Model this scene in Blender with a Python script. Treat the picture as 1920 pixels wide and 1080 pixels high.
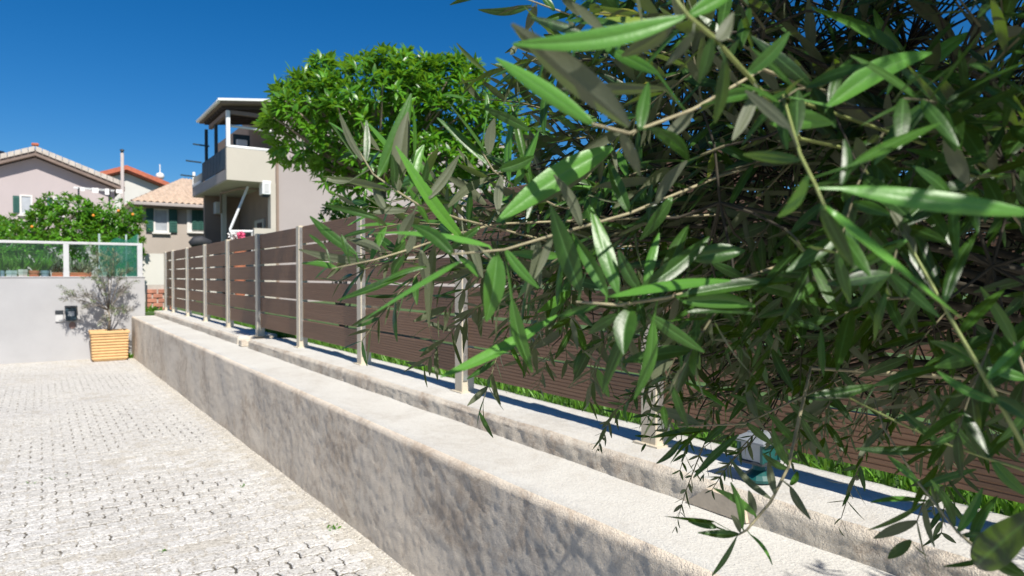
import bpy, math, random
from mathutils import Vector, noise, Matrix
R = math.radians
sc = bpy.context.scene
for o in list(bpy.data.objects):
    bpy.data.objects.remove(o)
col = sc.collection

# ------------------------------------------------------------------ camera
CAMZ, YAW, PITCH, FPX = 1.40, 34.6, -1.03, 1280.0
cam = bpy.data.cameras.new('camera')
cam_ob = bpy.data.objects.new('camera', cam)
col.objects.link(cam_ob)
cam_ob.location = (0, 0, CAMZ)
cam_ob.rotation_euler = (R(90 + PITCH), 0, R(-YAW))
cam.sensor_width = 36
cam.lens = 24
cam.clip_start = 0.02
cam.clip_end = 3000
cam.dof.use_dof = True
cam.dof.focus_distance = 1.2
cam.dof.aperture_fstop = 8.2
sc.camera = cam_ob

# ------------------------------------------------------------------ sky, sun, exposure
SUN_EL, SUN_AZ = 50.0, 185.5          # azimuth clockwise from +Y
w = bpy.data.worlds.new('World')
sc.world = w
w.use_nodes = True
nt = w.node_tree
sky = nt.nodes.new('ShaderNodeTexSky')
sky.sky_type = 'NISHITA'
sky.sun_disc = False
sky.sun_elevation = R(SUN_EL)
sky.sun_rotation = R(SUN_AZ)
sky.air_density = 1.0
sky.altitude = 0
sky.dust_density = 0.4
sky.ozone_density = 10.0
hs = nt.nodes.new('ShaderNodeHueSaturation')      # deep polarised blue of the photograph, the whole sky alike
hs.inputs['Saturation'].default_value = 1.24
nt.links.new(sky.outputs[0], hs.inputs['Color'])
nt.links.new(hs.outputs[0], nt.nodes['Background'].inputs[0])
nt.nodes['Background'].inputs[1].default_value = 0.068
sl = bpy.data.lights.new('sun', 'SUN')
sl.energy = 5.0
sl.angle = R(0.53)
sl.color = (1.0, 0.95, 0.87)
so = bpy.data.objects.new('sun', sl)
col.objects.link(so)
so.location = (-2, -10, 14)
sd = Vector((math.sin(R(SUN_AZ)) * math.cos(R(SUN_EL)), math.cos(R(SUN_AZ)) * math.cos(R(SUN_EL)), math.sin(R(SUN_EL))))
so.rotation_euler = (-sd).to_track_quat('-Z', 'Y').to_euler()
sc.view_settings.view_transform = 'Standard'
sc.view_settings.look = 'None'
sc.view_settings.gamma = 1
sc.view_settings.exposure = 0.55
sc.render.engine = 'CYCLES'
sc.cycles.max_bounces = 8
sc.cycles.transparent_max_bounces = 12
sc.cycles.sample_clamp_indirect = 4.0

# ------------------------------------------------------------------ surveying helpers (photo pixel -> point of the place)
_rot = cam_ob.rotation_euler.to_matrix()
_cam = Vector((0, 0, CAMZ))
def ray(px, py):
    return _rot @ Vector(((px - 960) / FPX, (540 - py) / FPX, -1.0))
def P(px, py, d):
    return _cam + ray(px, py) * d
def RX(px, py, X):
    r = ray(px, py); return _cam + r * (X / r.x)
def RY(px, py, Y):
    r = ray(px, py); return _cam + r * (Y / r.y)
def project(p):
    v = _rot.transposed() @ (Vector(p) - _cam)
    if v.z > -0.05: return None
    return 960 + FPX * v.x / -v.z, 540 - FPX * v.y / -v.z, -v.z

# ------------------------------------------------------------------ materials
MATS = {}
def newmat(name):
    m = bpy.data.materials.new(name); m.use_nodes = True
    MATS[name] = m
    n = m.node_tree
    return m, n, n.nodes, n.links, n.nodes['Principled BSDF']
def N(nodes, t, **kw):
    n = nodes.new(t)
    for k, v in kw.items():
        if hasattr(n, k): setattr(n, k, v)
        else: n.inputs[k].default_value = v
    return n
def pos(nodes):
    return nodes.new('ShaderNodeNewGeometry').outputs['Position']
def ramp(nodes, links, src, stops):
    r = nodes.new('ShaderNodeValToRGB')
    e = r.color_ramp.elements
    while len(e) < len(stops): e.new(0.5)
    for el, (p, c) in zip(e, stops):
        el.position = p
        el.color = (*c, 1) if len(c) == 3 else c
    links.new(src, r.inputs[0])
    return r.outputs[0]
def noise_tex(nodes, links, scale, detail=4, rough=0.6, vec=None, stretch=None, dist=0.0):
    t = N(nodes, 'ShaderNodeTexNoise')
    t.inputs['Scale'].default_value = scale
    t.inputs['Detail'].default_value = detail
    t.inputs['Roughness'].default_value = rough
    t.inputs['Distortion'].default_value = dist
    v = vec or pos(nodes)
    if stretch:
        mp = nodes.new('ShaderNodeMapping'); mp.inputs['Scale'].default_value = stretch
        links.new(v, mp.inputs[0]); v = mp.outputs[0]
    links.new(v, t.inputs['Vector'])
    return t.outputs[0]
def bump(nodes, links, src, strength, dist, prev=None):
    b = nodes.new('ShaderNodeBump')
    b.inputs['Strength'].default_value = strength
    b.inputs['Distance'].default_value = dist
    links.new(src, b.inputs['Height'])
    if prev is not None: links.new(prev, b.inputs['Normal'])
    return b.outputs[0]
def mixc(nodes, links, f, a, b, mode='MIX'):
    m = nodes.new('ShaderNodeMix'); m.data_type = 'RGBA'; m.blend_type = mode
    for s, v in ((m.inputs[0], f), (m.inputs[6], a), (m.inputs[7], b)):
        if hasattr(v, 'default_value') and not isinstance(v, (tuple, float)): links.new(v, s)
        elif isinstance(v, tuple): s.default_value = (*v, 1)
        else: s.default_value = v
    return m.outputs[2]
def basic(name, c, rough=0.6, var=0.12, scale=3.0, bmp=0.0, bscale=60, metal=0.0, spec=0.5):
    m, n, nd, lk, b = newmat(name)
    f = noise_tex(nd, lk, scale, 5, 0.65)
    lo = tuple(max(0, x * (1 - var)) for x in c); hi = tuple(min(1, x * (1 + var)) for x in c)
    lk.new(ramp(nd, lk, f, [(0.3, lo), (0.7, hi)]), b.inputs['Base Color'])
    b.inputs['Roughness'].default_value = rough
    b.inputs['Metallic'].default_value = metal
    b.inputs['Specular IOR Level'].default_value = spec
    if bmp:
        lk.new(bump(nd, lk, noise_tex(nd, lk, bscale, 4, 0.6), bmp, 0.004), b.inputs['Normal'])
    return m

def stucco(name, base, dark, stain, amount, bdist, bscale):
    m, n, nd, lk, b = newmat(name)
    v1 = noise_tex(nd, lk, 1.6, 6, 0.7, stretch=(1, 0.8, 1.0), dist=0.6)
    v2 = noise_tex(nd, lk, 8, 8, 0.8, stretch=(1, 0.9, 1.0), dist=1.8)
    c1 = mixc(nd, lk, ramp(nd, lk, v1, [(0.35, (0, 0, 0)), (0.65, (1, 1, 1))]), base, dark)
    ml = nd.new('ShaderNodeMath'); ml.operation = 'MULTIPLY'
    lk.new(v1, ml.inputs[0]); lk.new(v2, ml.inputs[1])
    s = ramp(nd, lk, ml.outputs[0], [(0.25, (0, 0, 0)), (0.34, (amount,) * 3)])
    c2 = mixc(nd, lk, s, c1, stain)
    fine = noise_tex(nd, lk, 140, 3, 0.7)
    c3 = mixc(nd, lk, ramp(nd, lk, fine, [(0.3, (0.82, 0.82, 0.82)), (0.6, (1, 1, 1))]), (0, 0, 0), c2)
    lk.new(c3, b.inputs['Base Color'])
    b.inputs['Roughness'].default_value = 0.92
    b.inputs['Specular IOR Level'].default_value = 0.2
    vo = N(nd, 'ShaderNodeTexVoronoi'); vo.inputs['Scale'].default_value = bscale
    lk.new(pos(nd), vo.inputs['Vector'])
    nb = bump(nd, lk, noise_tex(nd, lk, bscale * 0.55, 5, 0.7, dist=0.5), 0.9, bdist)
    nb = bump(nd, lk, vo.outputs['Distance'], 0.45, bdist * 0.5, nb)
    lk.new(nb, b.inputs['Normal'])
    return m
stucco('wall_stucco', (0.78, 0.68, 0.55), (0.69, 0.59, 0.465), (0.42, 0.31, 0.22), 0.55, 0.007, 190)
stucco('cap_plaster', (0.58, 0.565, 0.52), (0.52, 0.50, 0.455), (0.42, 0.385, 0.33), 0.4, 0.005, 120)
stucco('parapet_stucco', (0.64, 0.575, 0.475), (0.55, 0.48, 0.39), (0.30, 0.22, 0.16), 0.6, 0.007, 170)
basic('patch_plaster', (0.50, 0.42, 0.32), 0.9, 0.12, 18, 0.3, 60)
basic('far_white', (0.382, 0.377, 0.377), 0.85, 0.075, 0.9, 0.25, 40)

def paver_mat(name, tint):
    m, n, nd, lk, b = newmat(name)
    vo = N(nd, 'ShaderNodeTexVoronoi'); vo.inputs['Scale'].default_value = 95
    lk.new(pos(nd), vo.inputs['Vector'])
    sep = nd.new('ShaderNodeSeparateColor'); lk.new(vo.outputs['Color'], sep.inputs[0])
    chips = ramp(nd, lk, sep.outputs[0], [(0.0, (0.28, 0.26, 0.23)), (0.15, (0.47, 0.455, 0.42)), (0.55, (0.57, 0.555, 0.525)), (1.0, (0.69, 0.68, 0.65))])
    big = noise_tex(nd, lk, 0.9, 5, 0.6)
    c = mixc(nd, lk, 1.0, chips, ramp(nd, lk, big, [(0.3, (0.90, 0.895, 0.90)), (0.7, (1.0, 0.99, 0.975))]), 'MULTIPLY')
    at = nd.new('ShaderNodeObjectInfo')
    c = mixc(nd, lk, 1.0, c, ramp(nd, lk, at.outputs['Random'], [(0, (0.86, 0.85, 0.83)), (1, (1, 1, 1))]), 'MULTIPLY')
    c = mixc(nd, lk, 1.0, c, tint, 'MULTIPLY')
    lk.new(c, b.inputs['Base Color'])
    b.inputs['Roughness'].default_value = 0.85
    nb = bump(nd, lk, vo.outputs['Distance'], 1.0, -0.005)
    nb = bump(nd, lk, noise_tex(nd, lk, 40, 4, 0.6), 0.35, 0.003, nb)
    lk.new(nb, b.inputs['Normal'])
    return m
paver_mat('paver', (1.0, 1.0, 1.0))
paver_mat('bedding', (0.98, 0.955, 0.91))
_nd = MATS['bedding'].node_tree; _b = _nd.nodes['Principled BSDF']; _src = _b.inputs['Base Color'].links[0].from_socket
_at = _nd.nodes.new('ShaderNodeAttribute'); _at.attribute_name = 'rnd'
_nd.links.new(mixc(_nd.nodes, _nd.links, ramp(_nd.nodes, _nd.links, _at.outputs['Fac'], [(0.25, (0, 0, 0)), (0.55, (1, 1, 1))]), _src, (0.085, 0.078, 0.066)), _b.inputs['Base Color'])
basic('joint_dirt', (0.20, 0.18, 0.15), 0.95, 0.4, 14)
basic('gravel', (0.62, 0.58, 0.50), 0.9, 0.25, 40)
basic('soil', (0.09, 0.065, 0.045), 0.95, 0.3, 20, 0.5, 60)
basic('earth', (0.30, 0.27, 0.22), 0.95, 0.2, 0.5, 0.4, 20)
basic('lawn_ground', (0.05, 0.10, 0.02), 0.95, 0.4, 3, 0.5, 60)
basic('court', (0.46, 0.43, 0.38), 0.9, 0.15, 1.0, 0.3, 30)

def board_mat():
    m, n, nd, lk, b = newmat('board')
    g = noise_tex(nd, lk, 6, 5, 0.65, stretch=(1, 0.25, 10))
    p = noise_tex(nd, lk, 1.1, 5, 0.6)
    c = ramp(nd, lk, g, [(0.25, (0.175, 0.092, 0.048)), (0.75, (0.245, 0.138, 0.078))])
    c = mixc(nd, lk, ramp(nd, lk, p, [(0.45, (0, 0, 0)), (0.8, (0.35,) * 3)]), c, (0.24, 0.155, 0.10))
    oi = nd.new('ShaderNodeObjectInfo')
    c = mixc(nd, lk, 1.0, c, ramp(nd, lk, oi.outputs['Random'], [(0, (0.86, 0.85, 0.84)), (1, (1.08, 1.06, 1.05))]), 'MULTIPLY')
    lk.new(c, b.inputs['Base Color'])
    b.inputs['Roughness'].default_value = 0.62
    lk.new(bump(nd, lk, noise_tex(nd, lk, 120, 3, 0.6, stretch=(1, 0.1, 1)), 0.35, 0.002), b.inputs['Normal'])
board_mat()
basic('post_paint', (0.56, 0.49, 0.37), 0.45, 0.10, 7, 0.12, 80)
basic('steel', (0.55, 0.55, 0.53), 0.35, 0.08, 12, metal=0.8)
basic('grey_metal', (0.50, 0.50, 0.49), 0.45, 0.06, 6)
basic('dark_metal', (0.03, 0.035, 0.04), 0.4, 0.1, 8)
basic('white_metal', (0.70, 0.71, 0.70), 0.4, 0.05, 8)
basic('teal', (0.008, 0.075, 0.07), 0.35, 0.15, 30)  # lantern teal, darkened to stand for shade on it
basic('lantern_cap', (0.19, 0.21, 0.23), 0.4, 0.1, 30)  # darkened likewise, the shade sits in the colour
basic('frosted', (0.30, 0.33, 0.35), 0.25, 0.05, 30)
basic('terracotta_light', (0.607, 0.386, 0.175), 0.7, 0.12, 9, 0.2, 60)
basic('terracotta', (0.42, 0.14, 0.07), 0.8, 0.2, 9)
basic('pot_blue', (0.16, 0.23, 0.28), 0.6, 0.1, 9)
basic('pot_pale', (0.42, 0.50, 0.50), 0.6, 0.1, 9)
basic('pot_white', (0.55, 0.54, 0.50), 0.6, 0.1, 9)
basic('pink_wall', (0.364, 0.319, 0.303), 0.9, 0.05, 0.8, 0.15, 25)
basic('cream_wall', (0.464, 0.427, 0.361), 0.9, 0.05, 0.8, 0.15, 25)
basic('mauve_house', (0.414, 0.361, 0.356), 0.9, 0.05, 0.6, 0.15, 20)
basic('beige_house', (0.381, 0.331, 0.285), 0.9, 0.07, 0.9, 0.15, 20)
basic('white_house', (0.546, 0.530, 0.489), 0.9, 0.05, 0.8)
basic('trim_white', (0.626, 0.607, 0.570), 0.7, 0.05, 4)
basic('porch_brown', (0.26, 0.19, 0.145), 0.9, 0.1, 2)
basic('slab_grey', (0.36, 0.32, 0.30), 0.9, 0.08, 2)
basic('soffit_brown', (0.19, 0.14, 0.115), 0.8, 0.15, 4)
basic('shutter_green', (0.018, 0.085, 0.066), 0.55, 0.12, 6)
basic('tile_pale', (0.460, 0.354, 0.271), 0.85, 0.25, 7, 0.2, 30)
basic('tile_cream', (0.460, 0.414, 0.363), 0.85, 0.15, 5, 0.2, 30)
basic('tile_red', (0.42, 0.12, 0.065), 0.85, 0.22, 6)
basic('wood_dark', (0.05, 0.035, 0.03), 0.7, 0.2, 10)
basic('navy', (0.012, 0.035, 0.05), 0.6, 0.15, 10)
basic('brick', (0.40, 0.17, 0.11), 0.9, 0.3, 9, 0.5, 50)
basic('mortar', (0.42, 0.37, 0.32), 0.95, 0.15, 20, 0.4, 80)
basic('pink_cloth', (0.75, 0.10, 0.22), 0.8, 0.1, 20)
basic('white_cloth', (0.75, 0.72, 0.70), 0.8, 0.06, 20)
basic('black_cover', (0.025, 0.026, 0.03), 0.7, 0.2, 15)
basic('orange_skin', (0.75, 0.25, 0.02), 0.5, 0.1, 30)
basic('bark', (0.19, 0.155, 0.115), 0.9, 0.3, 25, 0.8, 60)
basic('dark_bark', (0.038, 0.032, 0.021), 0.9, 0.3, 40)
basic('fine_twig', (0.13, 0.12, 0.065), 0.85, 0.25, 60)
basic('twig', (0.30, 0.265, 0.16), 0.8, 0.25, 60, 0.4, 120)
basic('stem_green', (0.22, 0.26, 0.08), 0.6, 0.2, 60)
basic('tag_brown', (0.20, 0.13, 0.11), 0.6, 0.1, 30)
basic('dark_glass', (0.05, 0.06, 0.075), 0.08, 0.1, 3)
basic('curtain_glass', (0.36, 0.38, 0.40), 0.15, 0.15, 3)
basic('solar', (0.01, 0.012, 0.02), 0.15, 0.1, 3)

def glass_mat(name, tint, refl):
    m, n, nd, lk, b = newmat(name)
    nd.remove(b)
    tr = nd.new('ShaderNodeBsdfTransparent'); tr.inputs[0].default_value = (*tint, 1)
    gl = nd.new('ShaderNodeBsdfGlossy'); gl.inputs['Roughness'].default_value = 0.02
    gl.inputs[0].default_value = (0.9, 0.95, 0.95, 1)
    fr = nd.new('ShaderNodeFresnel'); fr.inputs[0].default_value = refl
    mx = nd.new('ShaderNodeMixShader')
    lk.new(fr.outputs[0], mx.inputs[0]); lk.new(tr.outputs[0], mx.inputs[1]); lk.new(gl.outputs[0], mx.inputs[2])
    lk.new(mx.outputs[0], nd['Material Output'].inputs[0])
glass_mat('clear_glass', (0.80, 0.90, 0.88), 1.45)
def net_mat():
    m, n, nd, lk, b = newmat('green_net')
    tr = nd.new('ShaderNodeBsdfTransparent')
    b.inputs['Base Color'].default_value = (0.01, 0.16, 0.10, 1); b.inputs['Roughness'].default_value = 0.8
    wv = N(nd, 'ShaderNodeTexChecker'); wv.inputs['Scale'].default_value = 90
    lk.new(pos(nd), wv.inputs['Vector'])
    mx = nd.new('ShaderNodeMixShader'); mx.inputs[0].default_value = 0.62
    lk.new(tr.outputs[0], mx.inputs[1]); lk.new(b.outputs[0], mx.inputs[2])
    lk.new(mx.outputs[0], nd['Material Output'].inputs[0])
net_mat()

def leaf_mat(name, top, top2, under, trans, tmix, rough=0.32, vein=0.5, speck=0.0, bright=1.5):
    """top and lower leaf side have their own colour; midrib along the UV centre; light passes through"""
    m, n, nd, lk, b = newmat(name)
    at = nd.new('ShaderNodeAttribute'); at.attribute_name = 'rnd'
    uv = nd.new('ShaderNodeUVMap')
    sx = nd.new('ShaderNodeSeparateXYZ'); lk.new(uv.outputs[0], sx.inputs[0])
    d = nd.new('ShaderNodeMath'); d.operation = 'SUBTRACT'; d.inputs[1].default_value = 0.5; lk.new(sx.outputs[0], d.inputs[0])
    a = nd.new('ShaderNodeMath'); a.operation = 'ABSOLUTE'; lk.new(d.outputs[0], a.inputs[0])
    rib = ramp(nd, lk, a.outputs[0], [(0.0, (vein,) * 3), (0.075, (0, 0, 0))])
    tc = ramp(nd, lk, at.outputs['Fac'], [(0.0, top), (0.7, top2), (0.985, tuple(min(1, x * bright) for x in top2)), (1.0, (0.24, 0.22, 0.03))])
    blot = noise_tex(nd, lk, 160, 3, 0.6)
    tc = mixc(nd, lk, ramp(nd, lk, blot, [(0.5, (0, 0, 0)), (0.75, (speck,) * 3)]), tc, tuple(x * 1.9 for x in top2))
    tc = mixc(nd, lk, rib, tc, tuple(min(1, x * 2.2 + 0.04) for x in top2))
    uc = mixc(nd, lk, rib, under, tuple(min(1, x * 1.35) for x in under))
    geo = nd.new('ShaderNodeNewGeometry')
    c = mixc(nd, lk, geo.outputs['Backfacing'], tc, uc)
    lk.new(c, b.inputs['Base Color'])
    rr = nd.new('ShaderNodeMapRange'); lk.new(geo.outputs['Backfacing'], rr.inputs[0])
    rr.inputs[3].default_value = rough; rr.inputs[4].default_value = 0.62
    lk.new(rr.outputs[0], b.inputs['Roughness'])
    b.inputs['Specular IOR Level'].default_value = 0.38
    lk.new(bump(nd, lk, noise_tex(nd, lk, 220, 3, 0.6), 0.3, 0.001), b.inputs['Normal'])
    tl = nd.new('ShaderNodeBsdfTranslucent')
    lk.new(mixc(nd, lk, at.outputs['Fac'], trans, tuple(x * 0.75 for x in trans)), tl.inputs[0])
    mx = nd.new('ShaderNodeMixShader'); mx.inputs[0].default_value = tmix
    lk.new(b.outputs[0], mx.inputs[1]); lk.new(tl.outputs[0], mx.inputs[2])
    lk.new(mx.outputs[0], nd['Material Output'].inputs[0])
leaf_mat('olive_leaf', (0.005, 0.016, 0.004), (0.034, 0.092, 0.013), (0.100, 0.112, 0.068), (0.34, 0.62, 0.015), 0.10, 0.38, 0.5, 0.3, 2.7)  # wide tone range holds painted sun and shade, picked per leaf
leaf_mat('olive_far_leaf', (0.09, 0.125, 0.06), (0.16, 0.205, 0.105), (0.26, 0.26, 0.21), (0.25, 0.30, 0.10), 0.2, 0.5, 0.2)
leaf_mat('dry_leaf', (0.19, 0.18, 0.155), (0.28, 0.265, 0.235), (0.30, 0.275, 0.26), (0.25, 0.22, 0.18), 0.15, 0.6, 0.2)
leaf_mat('citrus_leaf', (0.018, 0.080, 0.006), (0.075, 0.21, 0.012), (0.13, 0.27, 0.04), (0.30, 0.58, 0.02), 0.27, 0.32, 0.4)
leaf_mat('grass_blade', (0.05, 0.14, 0.015), (0.10, 0.24, 0.02), (0.09, 0.2, 0.03), (0.25, 0.5, 0.03), 0.3, 0.5, 0.1)

# ------------------------------------------------------------------ mesh helpers
WL = {}
def tag(o, label=None, cat=None, group=None, kind=None):
    if label: o['label'] = label
    if cat: o['category'] = cat
    if group: o['group'] = group
    if kind: o['kind'] = kind
    return o
def empty(name, loc, label=None, cat=None, group=None, kind=None):
    o = bpy.data.objects.new(name, None); col.objects.link(o)
    o.location = loc; o.empty_display_size = 0.05
    WL[o.name] = Vector(loc)
    return tag(o, label, cat, group, kind)
def place(me, name, origin, parent=None):
    o = bpy.data.objects.new(name, me); col.objects.link(o)
    origin = Vector(origin)
    WL[o.name] = origin
    if parent is not None:
        o.parent = parent; o.location = origin - WL[parent.name]
    else:
        o.location = origin
    return o
class MB:
    def __init__(s):
        s.v = []; s.f = []; s.uv = None; s.rnd = None; s.sm = False
    def quad(s, *p):
        i = len(s.v); s.v += [Vector(q) for q in p]; s.f.append(tuple(range(i, i + len(p)))); return s
    def box(s, x0, x1, y0, y1, z0, z1, bev=0.0):
        if bev <= 0:
            i = len(s.v)
            for z in (z0, z1):
                for (x, y) in ((x0, y0), (x1, y0), (x1, y1), (x0, y1)): s.v.append(Vector((x, y, z)))
            for f in ((3, 2, 1, 0), (4, 5, 6, 7), (0, 1, 5, 4), (1, 2, 6, 5), (2, 3, 7, 6), (3, 0, 4, 7)):
                s.f.append(tuple(i + k for k in f))
            return s
        b = bev
        rings = [(x0 + b, x1 - b, y0 + b, y1 - b, z0), (x0, x1, y0, y1, z0 + b), (x0, x1, y0, y1, z1 - b), (x0 + b, x1 - b, y0 + b, y1 - b, z1)]
        i = len(s.v)
        for (a, c, d, e, z) in rings:
            cx = min(b, (c - a) / 3); 
            for (x, y) in ((a + cx, d), (c - cx, d), (c, d + cx), (c, e - cx), (c - cx, e), (a + cx, e), (a, e - cx), (a, d + cx)):
                s.v.append(Vector((x, y, z)))
        for r in range(3):
            for k in range(8):
                s.f.append((i + r * 8 + k, i + r * 8 + (k + 1) % 8, i + r * 8 + 8 + (k + 1) % 8, i + r * 8 + 8 + k))
        s.f.append(tuple(i + k for k in range(7, -1, -1))); s.f.append(tuple(i + 24 + k for k in range(8)))
        return s
    def tube(s, pts, rads, n=6, cap=True):
        pts = [Vector(p) for p in pts]
        if not hasattr(rads, '__len__'): rads = [rads] * len(pts)
        i0 = len(s.v); prev = None
        for k, p in enumerate(pts):
            t = (pts[min(k + 1, len(pts) - 1)] - pts[max(k - 1, 0)])
            if t.length < 1e-9: t = Vector((0, 0, 1))
            t.normalize()
            if prev is None:
                a = Vector((0, 0, 1)) if abs(t.z) < 0.9 else Vector((1, 0, 0))
                u = t.cross(a).normalized()
            else:
                u = (prev - t * prev.dot(t)).normalized()
            prev = u; v_ = t.cross(u)
            for q in range(n):
                a = 2 * math.pi * q / n
                s.v.append(p + (u * math.cos(a) + v_ * math.sin(a)) * rads[k])
        for k in range(len(pts) - 1):
            for q in range(n):
                a = i0 + k * n + q; b = i0 + k * n + (q + 1) % n
                s.f.append((a, b, b + n, a + n))
        if cap:
            s.f.append(tuple(i0 + q for q in range(n - 1, -1, -1)))
            e = i0 + (len(pts) - 1) * n
            s.f.append(tuple(e + q for q in range(n)))
        return s
    def lathe(s, c, prof, n=16):
        i0 = len(s.v); c = Vector(c)
        for (r, z) in prof:
            for q in range(n):
                a = 2 * math.pi * q / n
                s.v.append(c + Vector((r * math.cos(a), r * math.sin(a), z)))
        for k in range(len(prof) - 1):
            for q in range(n):
                a = i0 + k * n + q; b = i0 + k * n + (q + 1) % n
                s.f.append((a, b, b + n, a + n))
        s.f.append(tuple(i0 + q for q in range(n - 1, -1, -1)))
        e = i0 + (len(prof) - 1) * n
        s.f.append(tuple(e + q for q in range(n)))
        return s
    def prism(s, poly, axis, a0, a1):
        """poly: list of 2D points; axis 'y': (x,z) extruded over y; 'x': (y,z) over x; 'z': (x,y) over z"""
        def mk(p, a):
            return {'y': Vector((p[0], a, p[1])), 'x': Vector((a, p[0], p[1])), 'z': Vector((p[0], p[1], a))}[axis]
        i = len(s.v); n = len(poly)
        for a in (a0, a1):
            for p in poly: s.v.append(mk(p, a))
        s.f.append(tuple(i + k for k in range(n))); s.f.append(tuple(i + n + k for k in range(n - 1, -1, -1)))
        for k in range(n):
            s.f.append((i + k, i + n + k, i + n + (k + 1) % n, i + (k + 1) % n))
        return s
    def mesh(s, name, mat, origin=(0, 0, 0), smooth=False):
        me = bpy.data.meshes.new(name)
        o = Vector(origin)
        me.from_pydata([v - o for v in s.v], [], s.f)
        if mat: me.materials.append(MATS[mat])
        if smooth or s.sm:
            me.polygons.foreach_set('use_smooth', [True] * len(me.polygons))
        if s.uv is not None:
            ul = me.uv_layers.new(name='UVMap')
            idx = [0] * len(me.loops); me.loops.foreach_get('vertex_index', idx)
            flat = []
            for i in idx: flat += s.uv[i]
            ul.data.foreach_set('uv', flat)
        if s.rnd is not None:
            at = me.attributes.new('rnd', 'FLOAT', 'POINT'); at.data.foreach_set('value', s.rnd)
        me.update()
        return me
    def build(s, name, mat, parent=None, origin=None, smooth=False, fix=True):
        if origin is None:
            xs = [v.x for v in s.v]; ys = [v.y for v in s.v]; zs = [v.z for v in s.v]
            origin = ((min(xs) + max(xs)) / 2, (min(ys) + max(ys)) / 2, min(zs))
        me = s.mesh(name, mat, origin, smooth)
        if fix and s.uv is None:
            import bmesh
            bm = bmesh.new(); bm.from_mesh(me); bmesh.ops.recalc_face_normals(bm, faces=bm.faces); bm.to_mesh(me); bm.free()
        return place(me, name, origin, parent)
def boxp(name, mat, parent, x0, x1, y0, y1, z0, z1, bev=0.0):
    return MB().box(min(x0, x1), max(x0, x1), min(y0, y1), max(y0, y1), min(z0, z1), max(z0, z1), bev).build(name, mat, parent)

class LeafMB(MB):
    def __init__(s):
        super().__init__(); s.uv = []; s.rnd = []; s.sm = True
    def leaf(s, base, d, nrm, L, W, bend=0.1, fold=0.25, curl=0.3, twist=0.0, nl=6, rnd=None, stem=None, us=(-1, -0.55, 0, 0.55, 1), sway=0.0):
        d = Vector(d).normalized(); nrm = Vector(nrm)
        nrm = (nrm - d * nrm.dot(d))
        if nrm.length < 1e-6: nrm = d.orthogonal()
        nrm.normalize(); side = nrm.cross(d)
        base = Vector(base)
        rnd = random.random() if rnd is None else rnd
        i0 = len(s.v); m = len(us)
        rows = [(k / nl) for k in range(nl + 1)]
        if stem is not None: rows = [-1] + rows
        for t in rows:
            if t < 0:
                c = Vector(stem); wd = 0.0006; n2 = nrm; sd2 = side; tt = 0
            else:
                tt = t
                a = twist * t
                n2 = nrm * math.cos(a) + side * math.sin(a); sd2 = side * math.cos(a) - nrm * math.sin(a)
                c = base + d * (L * (t - 0.25 * bend * bend * t * t)) - nrm * (bend * L * t * t) + side * (sway * L * math.sin(math.pi * t))
                wd = W * 0.5 * (max(0.0, math.sin(math.pi * min(1, 0.035 + 0.955 * t ** 0.88))) ** 0.85) + 0.0004
            for u in us:
                p = c + sd2 * (wd * u) + n2 * (wd * (fold * abs(u) - curl * u * u))
                s.v.append(p); s.uv.append((u * 0.5 + 0.5, tt)); s.rnd.append(rnd)
        for k in range(len(rows) - 1):
            for q in range(m - 1):
                a = i0 + k * m + q
                s.f.append((a, a + m, a + m + 1, a + 1))
        return s
def check_leaf_winding():
    b = LeafMB().leaf((0, 0, 0), (1, 0, 0), (0, 0, 1), 1, 0.2, 0, 0, 0)
    me = b.mesh('t', None); n = me.polygons[4].normal.z; bpy.data.meshes.remove(me); return n > 0
FLIP = not check_leaf_winding()
if FLIP:
    _ol = LeafMB.leaf
    def _leaf(s, *a, **k):
        n0 = len(s.f); _ol(s, *a, **k)
        for i in range(n0, len(s.f)): s.f[i] = s.f[i][::-1]
        return s
    LeafMB.leaf = _leaf

def copy_part(src, parent, loc, rot=None, name=None):
    o = src.copy(); col.objects.link(o); o.parent = parent
    o.location = Vector(loc) - (WL[parent.name] if parent is not None else Vector())
    if rot: o.rotation_euler = rot
    WL[o.name] = Vector(loc)
    return o

rng = random.Random(7)
def rv(r=rng):
    while True:
        v = Vector((r.uniform(-1, 1), r.uniform(-1, 1), r.uniform(-1, 1)))
        if 0.05 < v.length < 1: return v

# ------------------------------------------------------------------ ground
def gz(y):
    return -0.18 * max(0.0, min(1.0, (y - 1.0) / 14.0))
LX = 1.443           # front face of the low wall
WALLY = 15.2         # white boundary wall
tag(MB().quad((-600, -600, -0.6), (600, -600, -0.6), (600, 900, -0.6), (-600, 900, -0.6)).build('ground', 'earth'), 'bare pale ground stretching away under the houses', 'ground', kind='structure')

# paved lane: bedding sheet whose level rises and sinks in the joints, pavers on it
lane = empty('paved_lane', (0, 0, 0), 'pale exposed aggregate paving of the lane beside the low wall', 'paving', kind='structure')
mb = MB(); mb.rnd = []
xs = [-9, -6, -4] + [-3 + 0.06 * i for i in range(int((LX + 0.05 + 3) / 0.06) + 1)] + [LX + 0.1]
ys = [-8, -5, -3, -1.5, -0.5] + [0.06 * i for i in range(0, 120)] + [7.2 + 0.12 * i for i in range(0, 68)] + [15.4]
for y in ys:
    for x in xs:
        f = noise.noise(Vector((x * 1.1, y * 0.9, 3.3))) + 0.6 * noise.noise(Vector((x * 5, y * 5, 1.0)))
        near = max(0, min(1, (7.5 - y) / 4.0))
        op = max(0, min(1, 0.16 + f * 1.2 + 0.45 * near)) * (1 if x > -3.05 and y > -0.1 else 0)
        if x > LX - 0.30: op *= max(0, (LX - x - .06) / 0.24)
        dz = -0.0012 - 0.016 * op + (0.004 if x > LX - .06 else 0)
        mb.rnd.append(op)
        mb.v.append(Vector((x, y, gz(y) + dz)))
nx = len(xs)
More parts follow.
